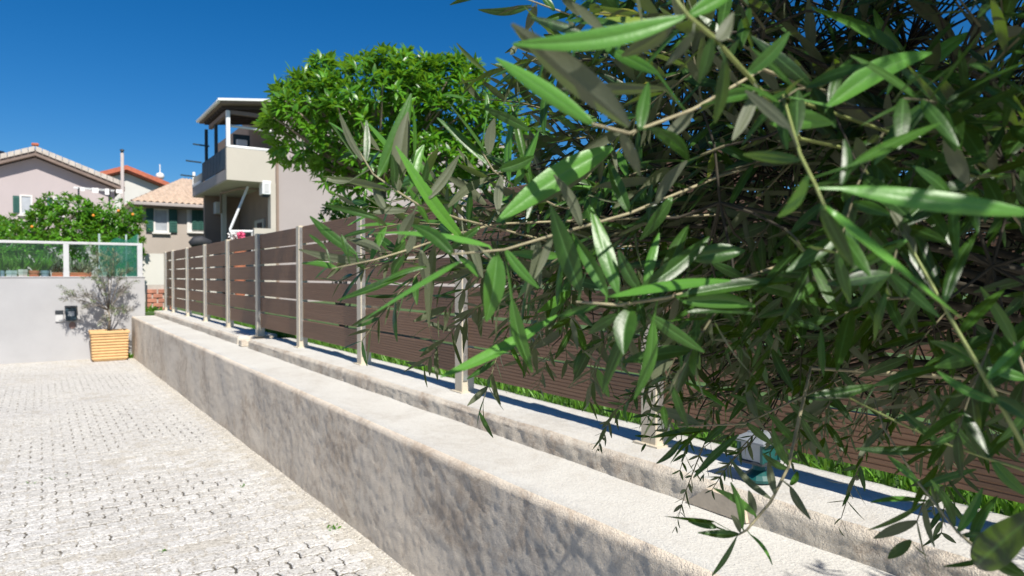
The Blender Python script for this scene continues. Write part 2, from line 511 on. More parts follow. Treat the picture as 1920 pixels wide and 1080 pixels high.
for j in range(len(ys) - 1):
    for i in range(nx - 1):
        a = j * nx + i; mb.f.append((a, a + 1, a + nx + 1, a + nx))
mb.build('bedding', 'bedding', lane, origin=(0, 0, 0), smooth=True, fix=False)
PX, PY = 0.155, 0.106
def paver_mesh(seed):
    r = random.Random(seed)
    A, B = 0.009, 0.007
    def fx(x):   # edge wave along x, period PX/2
        t = (x / (PX / 2)) % 1.0
        return A * (1 if 0.25 < t < 0.75 else -1) * (1.0)
    gap = 0.0048
    def outline(ins, z):
        pts = []
        fr = [0.0, 0.10, 0.15, 0.35, 0.40, 0.60, 0.65, 0.85, 0.90, 1.0]
        of = [0, 0, 1, 1, 0, 0, 1, 1, 0, 0]
        lo = [(PX * f, A * o) for f, o in zip(fr, of)]
        gy = [0.3, 0.42, 0.68, 0.8]; go = [0, 1, 1, 0]
        right = [(PX + B * o, PY * f) for f, o in zip(gy, go)]
        up = [(PX * f, PY + A * o) for f, o in zip(fr, of)][::-1]
        left = [(B * o, PY * f) for f, o in zip(gy, go)][::-1]
        k = gap + ins
        res = []
        for (x, y) in lo: res.append((min(max(x, k), PX - k), y + k))
        for (x, y) in right: res.append((x - k, y))
        for (x, y) in up: res.append((min(max(x, k), PX - k), y - k))
        for (x, y) in left: res.append((x + k, y))
        return [Vector((x - PX / 2 + r.uniform(-.0012, .0012), y - PY / 2 + r.uniform(-.0012, .0012), z)) for x, y in res]
    b = MB()
    for ins, z in ((0, -0.03), (0, -0.004), (0.0045, 0.0)):
        b.v += outline(ins, z)
    n = len(b.v) // 3
    for k in range(2):
        for q in range(n):
            b.f.append((k * n + q, k * n + (q + 1) % n, k * n + n + (q + 1) % n, k * n + n + q))
    b.f.append(tuple(2 * n + q for q in range(n)))
    return b
pv = [paver_mesh(s) for s in range(4)]
def dirty_sides(me):
    me.materials.append(MATS['joint_dirt'])
    for f in me.polygons:
        if abs(f.normal.z) < .2: f.material_index = 1
    return me
pv_me = [dirty_sides(p.mesh('paver', 'paver')) for p in pv]
spots = []
j = 0
y = 0.1
while y < WALLY - 0.05:
    x = LX - 0.06 - PX / 2 - (PX / 2 if j % 2 else 0)
    while x > -2.9:
        pr = project((x, y, gz(y)))
        vis = pr is not None and -40 < pr[0] < 1960 and -40 < pr[1] < 1120
        spots.append(((0 if vis else 100) + (pr[2] if pr else 50), x, y))
        x -= PX
    y += PY; j += 1
spots.sort()
field = MB()
for k, (dd, x, y) in enumerate(spots):
    z = gz(y) + rng.uniform(-0.0022, 0.0022); x += rng.uniform(-.002, .002); y += rng.uniform(-.002, .002)
    rot = (rng.uniform(-.01, .01) + math.atan(-0.18 / 14), rng.uniform(-.012, .012), rng.uniform(-.028, .028))
    if k < 300:
        o = place(pv_me[k % 4], 'paver', (x, y, z), lane); o.rotation_euler = rot
    else:
        M = Matrix.Translation((x, y, z)) @ Matrix.Rotation(rot[0], 4, 'X') @ Matrix.Rotation(rot[1], 4, 'Y') @ Matrix.Rotation(rot[2], 4, 'Z')
        src = pv[k % 4]; i0 = len(field.v)
        field.v += [M @ v for v in src.v]; field.f += [tuple(i0 + q for q in f) for f in src.f]
fo = place(dirty_sides(field.mesh('paver_field', 'paver')), 'paver_field', (0, 0, 0), lane); fo['kind'] = 'stuff'

# loose cream chips along the foot of the low wall
gb = MB()
for k in range(3000):
    yy = 1.6 + (rng.random() ** 1.3) * 13.4
    xx = LX - abs(rng.gauss(0, 0.07)) - 0.004
    if rng.random() < 0.30: xx = rng.uniform(-1.0, LX)
    r_ = rng.uniform(0.0022, 0.006)
    c = Vector((xx, yy, gz(yy) + r_ * 0.4 + 0.001)); i0 = len(gb.v)
    for dv in ((1, 0, 0), (-1, 0, 0), (0, 1, 0), (0, -1, 0), (0, 0, .8), (0, 0, -.8)):
        gb.v.append(c + Vector(dv) * r_ * rng.uniform(.6, 1.2))
    for f in ((0, 2, 4), (2, 1, 4), (1, 3, 4), (3, 0, 4), (2, 0, 5), (1, 2, 5), (3, 1, 5), (0, 3, 5)):
        gb.f.append(tuple(i0 + q for q in f))
tag(gb.build('gravel', 'gravel', origin=(0, 0, 0)), 'cream stone chips lying along the foot of the low wall', 'gravel', kind='stuff')

# raised garden behind the fence, courtyard behind the white wall
LAWNZ = 0.66
tag(MB().prism([(2.365, -6), (60, -6), (60, 70), (1.70, 70), (1.70, 15.23), (2.365, 15.23)], 'z', -0.5, LAWNZ).build('lawn', 'lawn_ground'), 'raised garden ground behind the slatted fence', 'garden ground', kind='structure')
COURTZ = 1.12
tag(MB().box(-40, 1.66, WALLY + 0.24, 70, -0.5, COURTZ).build('courtyard', 'court'), 'raised courtyard behind the white wall', 'courtyard', kind='structure')

# ------------------------------------------------------------------ low wall with parapet
CAPZ, PARX, PARZ = 0.611, 1.845, 0.703
def ysteps(y0, y1):
    r = [y0]; y = y0
    while y < y1:
        y += 0.012 + 0.0030 * max(0, y - 1.5) if y > 0.4 else 0.05
        r.append(min(y, y1))
    return r
def strip(prof, y0, y1, amp, mats, seed, close=True):
    """profile of (x, z, segments, material index to the next point), rough along its normal, run along y"""
    pts = []; 
    for k in range(len(prof) - 1):
        (x0, z0, n, mi), (x1, z1, _, _) = prof[k], prof[k + 1]
        nx_, nz_ = -(z1 - z0), (x1 - x0)
        l = math.hypot(nx_, nz_); nx_, nz_ = nx_ / l, nz_ / l
        for q in range(n):
            t = q / n; pts.append((x0 + (x1 - x0) * t, z0 + (z1 - z0) * t, nx_, nz_, mi))
    pts.append((prof[-1][0], prof[-1][1], nx_, nz_, mi))
    Y = ysteps(y0, y1); b = MB(); m = len(pts); fm = []
    for y in Y:
        for (x, z, nx_, nz_, mi) in pts:
            q = Vector((x * 1.0, y, z)) 
            h = amp[0] * noise.noise(q * 2.1 + Vector((seed, 0, 0))) + amp[1] * noise.noise(q * 14) + amp[2] * (noise.noise(q * 34) + .8 * noise.noise(q * 75))
            k = 0.35 if mi else 1.0
            b.v.append(Vector((x + nx_ * h * k, y, z + nz_ * h * k)))
    for j in range(len(Y) - 1):
        for i in range(m - 1):
            a = j * m + i; b.f.append((a, a + 1, a + m + 1, a + m)); fm.append(pts[i][4])
    if close:
        b.f.append(tuple(range(m))); fm.append(0)
        e = (len(Y) - 1) * m
        b.f.append(tuple(e + i for i in range(m - 1, -1, -1))); fm.append(0)
    return b, fm
def strip_obj(name, prof, y0, y1, amp, mats, seed, parent):
    b, fm = strip(prof, y0, y1, amp, mats, seed)
    o = b.build(name, mats[0], parent, smooth=True)
    for m in mats[1:]: o.data.materials.append(MATS[m])
    o.data.polygons.foreach_set('material_index', fm)
    return o
rw = empty('low_wall', (LX, 7, -0.1), 'long rough stucco low wall with pale stepped ledge carrying the slatted fence', 'wall')
strip_obj('wall_base', [(LX, -0.4, 2, 0), (LX, -0.15, 56, 0), (LX + 0.004, CAPZ - 0.022, 2, 0), (LX + 0.022, CAPZ, 12, 1), (2.36, CAPZ, 1, 0), (2.36, -0.4, 1, 0)],
          -3.0, WALLY - 0.02, (0.010, 0.0026, 0.0018), ['wall_stucco', 'cap_plaster'], 3.0, rw)
NY0, NY1 = 7.72, 8.22
for (a, b_) in ((-3.0, NY0), (NY1, WALLY + 0.1)):
    strip_obj('parapet', [(PARX, CAPZ - 0.01, 10, 0), (PARX + 0.006, PARZ - 0.024, 3, 0), (PARX + 0.03, PARZ, 12, 1), (2.30, PARZ, 1, 0), (2.30, CAPZ - 0.01, 1, 0)],
              a, b_, (0.010, 0.006, 0.0025), ['parapet_stucco', 'cap_plaster'], 9.0, rw)
boxp('drain_block', 'parapet_stucco', rw, PARX - 0.03, 2.25, 7.90, 8.03, CAPZ + 0.002, PARZ - 0.02, 0.008)
# smooth plaster patch on the face of the parapet
c0 = RX(1285, 938, PARX - 0.012); c1 = RX(1400, 968, PARX - 0.012)
pp = MB().prism([(c0.y, CAPZ + .004), (c1.y, CAPZ + .004), (c1.y + .02, PARZ - .025), (c0.y - .09, PARZ - .018)], 'x', PARX - .014, PARX + .02)
tagp = pp.build('plaster_patch', 'patch_plaster', rw); tagp['label'] = 'smooth beige plaster patch'

# ------------------------------------------------------------------ slatted fence
FX = 2.05                       # front face of the posts
S, Y0 = 1.552, 1.985
POSTS = [Y0 + S * i for i in range(-2, 9)] + [15.33]
BT, BB = 1.877, 0.807           # top and bottom of the boards
PITCHB = (BT - BB + 0.018) / 6
fence = empty('slatted_fence', (FX + 0.05, 7, PARZ), 'brown slatted composite fence with pale metal posts on the low wall', 'fence')
def ribbed(l):
    b = MB(); hh = PITCHB - 0.018; n = 9; rib = hh / n
    prof = [(0.026, 0.0)]
    front = []
    for k in range(n):
        z = k * rib
        front += [(0.0, z + 0.15 * rib), (0.0, z + 0.80 * rib), (0.0028, z + 0.86 * rib), (0.0028, z + 0.98 * rib)] if k < n - 1 else [(0.0, z + 0.15 * rib), (0.0, z + 0.85 * rib), (0.003, z + rib)]
    front = [(0.003, 0.0)] + front
    poly = front + [(0.026, hh), (0.026, 0)]
    return b.prism([(x, z) for x, z in poly], 'y', -l / 2, l / 2)
bmesh_cache = {}
def board_at(y0, y1, z):
    l = round(y1 - y0, 3)
    if l not in bmesh_cache:
        b = ribbed(l); o = b.build('board', 'board', fence, origin=(0, 0, 0)); bmesh_cache[l] = o.data
        o.location = Vector((FX + 0.035, (y0 + y1) / 2, z)) - WL[fence.name]
        return o
    return place(bmesh_cache[l], 'board', (FX + 0.035, (y0 + y1) / 2, z), fence)
pw = 0.088
post_me = None
for k, y in enumerate(POSTS):
    last = (k == len(POSTS) - 1)
    p = boxp('post', 'post_paint', fence, FX, FX + 0.085, y - pw / 2, y + pw / 2, PARZ - 0.01, BT + 0.004 + rng.uniform(-0.004, 0.01), 0.004)
    p['label'] = 'pale painted metal fence post'
    foot = boxp('foot_plate', 'post_paint', p, FX - 0.02, FX + 0.11, y - pw / 2 - 0.025, y + pw / 2 + 0.025, PARZ - 0.004, PARZ + 0.007)
    br = boxp('bracket', 'steel', p, FX + 0.006, FX + 0.033, y - pw / 2 - 0.009, y - pw / 2 + 0.001, BB - 0.03, BT - 0.01)
    if k < 8:
        sb = MB()
        for q in range(6):
            for dz in (0.05, 0.12):
                zc = BB + q * PITCHB + dz
                sb.box(FX + 0.013, FX + 0.023, y - pw / 2 - 0.014, y - pw / 2 - 0.008, zc - 0.005, zc + 0.005)
        sb.build('screws', 'steel', p)['kind'] = 'stuff'
for k in range(len(POSTS) - 1):
    a, b_ = POSTS[k] + pw / 2 + 0.004, POSTS[k + 1] - pw / 2 - 0.011
    for q in range(6):
        o = board_at(a, b_, BB + q * PITCHB)
        o.location.z += rng.uniform(-0.003, 0.003); o.location.x += rng.uniform(-0.002, 0.002)
        o.rotation_euler = (rng.uniform(-0.0018, 0.0018), 0, 0)

# ------------------------------------------------------------------ lantern on the parapet
lc = Vector((FX - 0.055, 1.42, PARZ + 0.006))
lt = empty('garden_lantern', lc, 'small square teal lantern with frosted panes on the parapet', 'lantern')
MB().lathe(lc, [(0.062, 0), (0.064, 0.012), (0.050, 0.028), (0.028, 0.045), (0.022, 0.066), (0.034, 0.074)], 14).build('base', 'teal', lt, smooth=False)
z0 = lc.z + 0.074
boxp('tray', 'dark_metal', lt, lc.x - .062, lc.x + .062, lc.y - .062, lc.y + .062, z0, z0 + 0.012, 0.003)
for sx in (-1, 1):
    for sy in (-1, 1):
        boxp('corner_bar', 'teal', lt, lc.x + sx * .055 - .006, lc.x + sx * .055 + .006, lc.y + sy * .055 - .006, lc.y + sy * .055 + .006, z0 + .012, z0 + .088)
for (dx, dy) in ((1, 0), (-1, 0), (0, 1), (0, -1)):
    boxp('pane', 'frosted' if (dx, dy) in ((-1, 0),) else 'teal', lt, lc.x + dx * .052 - (.002 if dx else .048), lc.x + dx * .052 + (.002 if dx else .048), lc.y + dy * .052 - (.002 if dy else .048), lc.y + dy * .052 + (.002 if dy else .048), z0 + .013, z0 + .087)
cap = MB(); zt = z0 + .088
v = [(-.075, -.075), (.075, -.075), (.075, .075), (-.075, .075)]
i0 = 0
for (s_, z_) in ((1, zt), (1, zt + .008), (.45, zt + .034), (.42, zt + .04)):
    for (a, b_) in v: cap.v.append(Vector((lc.x + a * s_, lc.y + b_ * s_, z_)))
for r_ in range(3):
    for q in range(4): cap.f.append((r_ * 4 + q, r_ * 4 + (q + 1) % 4, r_ * 4 + 4 + (q + 1) % 4, r_ * 4 + 4 + q))
cap.f.append((3, 2, 1, 0)); cap.f.append((12, 13, 14, 15))
cap.build('cap', 'lantern_cap', lt)

lt.scale = (.82, .82, .82)

# ------------------------------------------------------------------ white boundary wall, railing
WT = 1.365
WX1 = RY(272, 560, WALLY).x
bw = empty('boundary_wall', (-3, WALLY + 0.1, -0.2), 'smooth white boundary wall across the end of the lane', 'wall')
boxp('wall_body', 'far_white', bw, -14, WX1, WALLY, WALLY + 0.22, -0.4, WT, 0.006)
boxp('coping', 'far_white', bw, -14, WX1 + 0.012, WALLY - 0.012, WALLY + 0.232, WT - 0.002, WT + 0.02, 0.005)
RT = 2.02
gr = empty('glass_railing', (-3, WALLY + 0.1, WT + 0.02), 'glass panel railing with grey metal posts on the white wall', 'railing')
px_posts = [RY(262, 490, WALLY + 0.1).x, RY(124, 490, WALLY + 0.1).x]
dx = px_posts[0] - px_posts[1]
px_posts += [px_posts[1] - dx * k for k in (1, 2, 3)]
for x in px_posts:
    p = boxp('post', 'grey_metal', gr, x - .045, x + .045, WALLY + .06, WALLY + .15, WT + .018, RT - 0.03, .004)
boxp('top_rail', 'grey_metal', gr, px_posts[-1] - .05, px_posts[0] + .05, WALLY + .07, WALLY + .14, RT - .03, RT + .02, .006)
for k in range(4):
    boxp('glass_pane', 'clear_glass', gr, px_posts[k + 1] + .05, px_posts[k] - .05, WALLY + .099, WALLY + .109, WT + .05, RT - .032)

# wall fittings
a = RY(111, 592, WALLY); 
it = empty('intercom_box', (a.x, WALLY, a.z - .1), 'small grey box with dark top on the white wall', 'intercom')
boxp('body', 'grey_metal', it, a.x - .06, a.x + .06, WALLY - .03, WALLY + .002, a.z - .11, a.z + .03, .004)
boxp('hood', 'dark_metal', it, a.x - .063, a.x + .063, WALLY - .045, WALLY + .002, a.z + .032, a.z + .10, .004)
a = RY(133, 588, WALLY)
wl = empty('wall_lamp', (a.x, WALLY, a.z - .16), 'dark square lamp with round brown plate below on the white wall', 'wall lamp')
boxp('back_plate', 'dark_metal', wl, a.x - .05, a.x + .05, WALLY - .015, WALLY + .002, a.z - .14, a.z + .14, .003)
boxp('body', 'navy', wl, a.x - .085, a.x + .085, WALLY - .12, WALLY - .016, a.z - .13, a.z + .11, .01)
boxp('roof', 'dark_metal', wl, a.x - .10, a.x + .10, WALLY - .135, WALLY - .014, a.z + .112, a.z + .15, .008)
boxp('glass', 'frosted', wl, a.x - .05, a.x + .05, WALLY - .125, WALLY - .119, a.z - .04, a.z + .05)
dk = MB(); 
for zz in (WALLY - .012, WALLY + .001):
    for q in range(16): dk.v.append(Vector((a.x + .02 + .055 * math.cos(q * math.pi / 8), zz, a.z - .22 + .065 * math.sin(q * math.pi / 8))))
dk.f = [tuple(range(15, -1, -1)), tuple(range(16, 32))] + [(q, (q + 1) % 16, 16 + (q + 1) % 16, 16 + q) for q in range(16)]
dk.build('round_plate', 'tag_brown', wl)

# ------------------------------------------------------------------ planter and its olive
pc = RY(205, 668, WALLY - 0.42); gzp = gz(WALLY - 0.4)
pl = empty('planter', (pc.x, pc.y, gzp), 'rectangular ribbed yellow ochre planter against the white wall', 'planter')
hw, hd, ph = 0.32, 0.25, 0.56
nr = 9
for q in range(nr):
    z_0 = gzp + 0.035 + q * (ph - 0.085) / nr; z_1 = gzp + 0.035 + (q + 1) * (ph - 0.085) / nr - 0.010
    e = 0.018 * q / nr
    boxp('rib', 'terracotta_light', pl, pc.x - hw - e + .03, pc.x + hw + e - .03, pc.y - hd - e + .03, pc.y + hd + e - .03, z_0, z_1, .012)
boxp('body', 'terracotta_light', pl, pc.x - hw + .045, pc.x + hw - .045, pc.y - hd + .045, pc.y + hd - .045, gzp + .002, gzp + ph - .05, .02)
rim = MB()
for (x0, x1, y0_, y1_) in ((-hw, hw, -hd, -hd + .05), (-hw, hw, hd - .05, hd), (-hw, -hw + .05, -hd + .051, hd - .051), (hw - .05, hw, -hd + .051, hd - .051)):
    rim.box(pc.x + x0, pc.x + x1, pc.y + y0_, pc.y + y1_, gzp + ph - .055, gzp + ph, .01)
rim.build('rim', 'terracotta_light', pl)
boxp('soil', 'soil', pl, pc.x - hw + .051, pc.x + hw - .051, pc.y - hd + .051, pc.y + hd - .051, gzp + ph - .10, gzp + ph - .035)

def shoot(lb, tw, base, d, length, L, W, step, rng, droop=0.25, spread=0.95, up=0.6, thick=0.0016, nl=4, us=(-1, 0, 1), bend=(0.0, 0.25), lst=None, seg=5):
    d = Vector(d).normalized(); p = Vector(base); pts = [p.copy()]
    n = max(2, int(length / step)); side = d.cross(Vector((0, 0, 1)))
    if side.length < 0.1: side = Vector((1, 0, 0))
    side.normalize(); ph_ = rng.uniform(0, 1.5)
    for k in range(n):
        d = (d + Vector((0, 0, -droop * step / max(length, .01))) + rv(rng) * 0.06).normalized()
        p = p + d * step; pts.append(p.copy())
        side = (side - d * side.dot(d)).normalized(); oth = d.cross(side)
        a = ph_ + (math.pi / 2) * k + rng.uniform(-.3, .3)
        s_ = side * math.cos(a) + oth * math.sin(a)
        fade = 0.6 + 0.4 * math.sin(math.pi * min(1, (k + 1) / n * 0.9 + 0.1))
        for sg in (1, -1):
            if rng.random() < 0.10: continue
            sp = spread * rng.uniform(.6, 1.2)
            ld = (d * math.cos(sp) + s_ * sg * math.sin(sp) + rv(rng) * .12).normalized()
            nn = (d * 0.7 + Vector((0, 0, up)) + rv(rng) * 0.45)
            l_ = L * fade * rng.uniform(.7, 1.15)
            rec = (p.copy(), ld, nn, l_, W * l_ / L * rng.uniform(.85, 1.15), rng.uniform(*bend), rng.uniform(.1, .45), rng.uniform(.1, .5), rng.uniform(-.5, .5), rng.random())
            if lst is not None: lst.append(rec)
            else: lb.leaf(*rec[:9], nl=nl, rnd=rec[9], us=us)
    if tw is not None: tw.tube(pts[::2] if len(pts) > 4 else pts, [thick * (1.0 - 0.6 * k / max(1, len(pts[::2]) - 1)) for k in range(len(pts[::2]))] if len(pts) > 4 else thick, 4, False)

po = empty('potted_olive_tree', (pc.x, pc.y, gzp + ph - .035), 'sparse silvery olive tree growing in the ochre planter', 'tree')
r2 = random.Random(21)
tb = Vector((pc.x - .02, pc.y, gzp + ph - .06)); tk = MB()
fork = tb + Vector((.02, .02, .42))
tk.tube([tb, tb + Vector((.03, 0, .2)), fork], [.024, .02, .017], 7)
lb = LeafMB(); lbg = LeafMB()
tips = [RY(x_, y_, pc.y + r2.uniform(-.25, .12)) for x_, y_ in ((165, 500), (200, 480), (235, 505), (150, 545), (190, 530), (225, 550), (130, 560), (170, 575), (210, 580), (240, 585), (180, 470), (215, 470), (120, 545), (195, 600), (245, 530))]
for t_ in tips:
    mid = fork.lerp(t_, .5) + Vector((0, 0, .06)) + rv(r2) * .04
    tk.tube([fork, mid, t_], [.009, .006, .003], 5)
    for k in range(20 if t_.z > 1.3 else 12):
        q = r2.uniform(.35, 1.05); b0 = mid.lerp(t_, max(0, (q - .35) / .7)) + rv(r2) * .06
        shoot(lbg if b0.z > 1.12 or r2.random() < .35 else lb, tk, b0, (t_ - fork).normalized() + rv(r2) * 1.0, r2.uniform(.09, .2), .07, .016, .02, r2, nl=2, thick=.0018)
tk.build('trunk', 'bark', po, smooth=True)
fo = lb.build('crown', 'dry_leaf', po); fo['kind'] = 'stuff'
fo = lbg.build('green_crown', 'olive_far_leaf', po); fo['kind'] = 'stuff'

# ------------------------------------------------------------------ small plants
def tuft(name, c, n, h, spread, label, cat, group=None, mat='citrus_leaf', wl_=0.35):
    b = LeafMB(); r = random.Random(int(c[0] * 1000 + c[1] * 77))
    for k in range(n):
        a = r.uniform(0, 6.28); e = r.uniform(.15, 1.2)
        d = Vector((math.cos(a) * math.cos(e), math.sin(a) * math.cos(e), math.sin(e)))
        bs = Vector(c) + Vector((r.uniform(-1, 1), r.uniform(-1, 1), 0)) * spread
        l = h * r.uniform(.5, 1.1)
        b.leaf(bs, d, Vector((0, 0, 1)) + rv(r) * .4, l, l * wl_, r.uniform(.1, .5), nl=3, us=(-1, 0, 1))
    return tag(b.build(name, mat), label, cat, group)
def on_lane(px, py):
    r = ray(px, py); z = 0
    for _ in range(4):
        t = (z - CAMZ) / r.z; p = _cam + r * t; z = gz(p.y)
    return Vector((p.x, p.y, z))
tuft('weed', on_lane(625, 990), 16, .035, .03, 'bright green weed sprouting from the paving near the wall foot', 'weed')
tuft('weed', on_lane(305, 1033), 6, .028, .02, 'small dull weed in a dark paving joint', 'weed')
tuft('weed', on_lane(455, 912), 6, .03, .02, 'tiny olive green weed beside the cream chips', 'weed')
for k, (x_, y_, n_) in enumerate(((58, 906, 5), (90, 898, 5), (120, 893, 4))):
    tuft('weed', on_lane(x_, y_), n_, .025, .035, 'thin weed in a line along one paving joint', 'weed', 'weeds along one joint')
tuft('weed', (LX - .05, WALLY - .25, gz(15)), 30, .16, .05, 'leafy green weed in the corner beside the planter', 'weed', wl_=.3)
tuft('corner_plant', RX(285, 586, 1.9), 70, .2, .16, 'low bright green plant on the end of the ledge', 'plant', wl_=.3)

# grass behind the fence
gb = LeafMB(); r3 = random.Random(5)
for k in range(5200):
    yy = .2 + (r3.random() ** 1.6) * 13; xx = 2.32 + abs(r3.gauss(0, .16)) + .02
    h = r3.uniform(.06, .15)
    d = Vector((r3.uniform(-.5, .4), r3.uniform(-.5, .5), 1))
    gb.leaf((xx, yy, LAWNZ - .005), d, rv(r3), h, r3.uniform(.006, .016), r3.uniform(.1, .5), 0.1, 0, 0, nl=2, us=(-1, 0, 1))
tag(gb.build('grass', 'grass_blade', origin=(2.4, 6, LAWNZ)), 'bright green grass growing behind the fence foot', 'grass', kind='stuff')

# ------------------------------------------------------------------ brick pier beyond the fence end
b0 = RY(276, 560, 16.6); b1 = RY(305, 560, 16.6)
bp_ = empty('brick_pier', ((b0.x + b1.x) / 2, 16.8, LAWNZ - .8), 'rough red brick pier beside the end of the fence', 'pier')
boxp('core', 'mortar', bp_, b0.x + .01, b1.x + .25, 16.62, 17.0, -.3, 1.2)
r4 = random.Random(3)
for q in range(11):
    z = .02 + q * .1
    x = b0.x - (0.1 if q % 2 else 0)
    while x < b1.x + .25:
        x2 = min(x + .2, b1.x + .26); x1 = max(x, b0.x)
        if x2 - x1 > .05:
            boxp('brick', 'brick', bp_, x1, x2 - .014, 16.6 - r4.uniform(0, .02), 16.66, z, z + .085, .006)
        x += .215

# ------------------------------------------------------------------ houses
def window(parent, x0, x1, y, z0, z1, shut=None, glass='dark_glass', frame='trim_white', open_=True, sill=True):
    """window on a wall that faces -Y at y"""
    w_ = boxp('window', glass, parent, x0, x1, y - .012, y + .05, z0, z1)
    f = .06
    for (a, b_, c, d) in ((x0 - f, x0, z0 - f, z1 + f), (x1, x1 + f, z0 - f, z1 + f), (x0, x1, z1, z1 + f), (x0, x1, z0 - f, z0)):
        boxp('frame', frame, w_, a, b_, y - .04, y + .02, c, d)
    if sill: boxp('sill', 'trim_white', w_, x0 - f - .05, x1 + f + .05, y - .11, y + .02, z0 - f - .06, z0 - f)
    return w_
def shutter(parent, x0, x1, y, z0, z1):
    s_ = boxp('shutter', 'shutter_green', parent, x0, x1, y - .075, y - .045, z0, z1)
    n = 8
    for k in range(n):
        zz = z0 + .05 + (z1 - z0 - .1) * k / n
        boxp('slat', 'shutter_green', s_, x0 + .04, x1 - .04, y - .09, y - .074, zz, zz + (z1 - z0 - .1) / n * .6)
    return s_
def tiled_slope(p00, p10, p01, p11, nc, nr_, amp, thick):
    """roof slope from eave p00-p10 to ridge p01-p11 with rounded tile columns and stepped courses"""
    b = MB(); p00, p10, p01, p11 = map(Vector, (p00, p10, p01, p11))
    nrm = (p10 - p00).cross(p01 - p00).normalized()
    if nrm.z < 0: nrm = -nrm
    cols_ = nc * 4
    rows_ = []
    for r_ in range(nr_):
        rows_ += [(r_ / nr_, amp * .7), ((r_ + .97) / nr_, 0)]
    for (t, up) in rows_:
        a = p00.lerp(p01, t); c = p10.lerp(p11, t)
        for k in range(cols_ + 1):
            q = a.lerp(c, k / cols_)
            b.v.append(q + nrm * (up + amp * math.cos(k * math.pi / 2)))
    m = cols_ + 1
    for j in range(len(rows_) - 1):
        for i in range(m - 1):
            a = j * m + i; b.f.append((a, a + 1, a + m + 1, a + m))
    i0 = len(b.v)
    for p in (p00, p10, p11, p01): b.v.append(p - nrm * thick)
    for p in (p00, p10, p11, p01): b.v.append(p - nrm * amp * .9)
    b.f += [(i0 + 3, i0 + 2, i0 + 1, i0)] + [(i0 + q, i0 + (q + 1) % 4, i0 + 4 + (q + 1) % 4, i0 + 4 + q) for q in range(4)]
    return b

# --- mauve gable house on the left
HY = 33.0
rdg = RY(66, 279, HY); ev = RY(234, 347, HY)
zr, xr, ze, xe = rdg.z, rdg.x, ev.z, ev.x
gh = empty('gable_house', (xr, HY, COURTZ), 'mauve gable house with cream tiled verge behind the orange trees', 'house')
sl_ = (zr - ze) / (xe - xr)
xwl, xwr = xr - (xe - xr) + .35, xe - .35
wl_mb = MB().prism([(xwl, COURTZ - .3), (xwr, COURTZ - .3), (xwr, ze + sl_ * .35 - .30), (xr, zr - .30), (xwl, ze + sl_ * .35 - .30)], 'y', HY + .35, HY + 9)
wl_mb.build('wall', 'mauve_house', gh)
for sg in (1, -1):
    xo = xr + sg * (xe - xr)
    o = tiled_slope((xo, HY, ze), (xo, HY + 9.3, ze), (xr, HY, zr), (xr, HY + 9.3, zr), 30, 14, .014, .20).build('roof_slope', 'tile_cream', gh)
    # cream verge tiles and the brown board under them
    for k in range(14):
        t0, t1 = k / 14, (k + 1) / 14 - .006
        xa, xb = xo + (xr - xo) * t0, xo + (xr - xo) * t1
        za, zb = ze + (zr - ze) * t0, ze + (zr - ze) * t1
        MB().prism([(xa, za - .09), (xb, zb - .09), (xb, zb + .10), (xa, za + .105)], 'y', HY - .12, HY - .005).build('verge_tile', 'tile_cream', gh)
    MB().prism([(xo, ze - .26), (xr, zr - .26), (xr, zr - .095), (xo, ze - .095)], 'y', HY - .06, HY + .30).build('barge_board', 'soffit_brown', gh)
boxp('ridge_cap', 'tile_red', gh, xr - .12, xr + .12, HY - .1, HY + .15, zr + .12, zr + .22, .02)
for (a, b_, t, c) in ((24, 58, 367, 400), (88, 118, 370, 402)):
    p0 = RY(a, t, HY + .35); p1 = RY(b_, c, HY + .35)
    mid = p0.x + (p1.x - p0.x) * .48
    wn = window(gh, mid, p1.x, HY + .35, p1.z, p0.z, glass='curtain_glass')
    shutter(wn, p0.x, mid - .07, HY + .35, p1.z, p0.z)
fl = RY(227, 290, HY + 0.1)
ft = empty('flue_pipe', (fl.x, HY - .35, COURTZ), 'tall thin grey metal flue pipe beside the mauve house eave', 'flue')
MB().tube([(fl.x, HY - .35, COURTZ), (fl.x, HY - .35, fl.z)], .065, 10).build('pipe', 'slab_grey', ft, smooth=True)
MB().lathe((fl.x, HY - .35, fl.z - .02), [(.05, 0), (.05, .1), (.09, .11), (.08, .16), (.02, .19)], 10).build('cowl', 'dark_metal', ft)
s0 = RY(4, 296, HY + .4)
sp = empty('solar_heater', (s0.x - .8, HY + 1.5, s0.z - .8), 'dark solar water heater on the mauve house roof slope', 'solar heater')
boxp('tank', 'solar', sp, s0.x - 1.5, s0.x + .1, HY + 1.2, HY + 1.7, s0.z - .15, s0.z + .4, .08)
for xx in (s0.x - 1.2, s0.x - .25):
    boxp('leg', 'grey_metal', sp, xx, xx + .06, HY + 1.4, HY + 1.46, s0.z - .95, s0.z - .14)
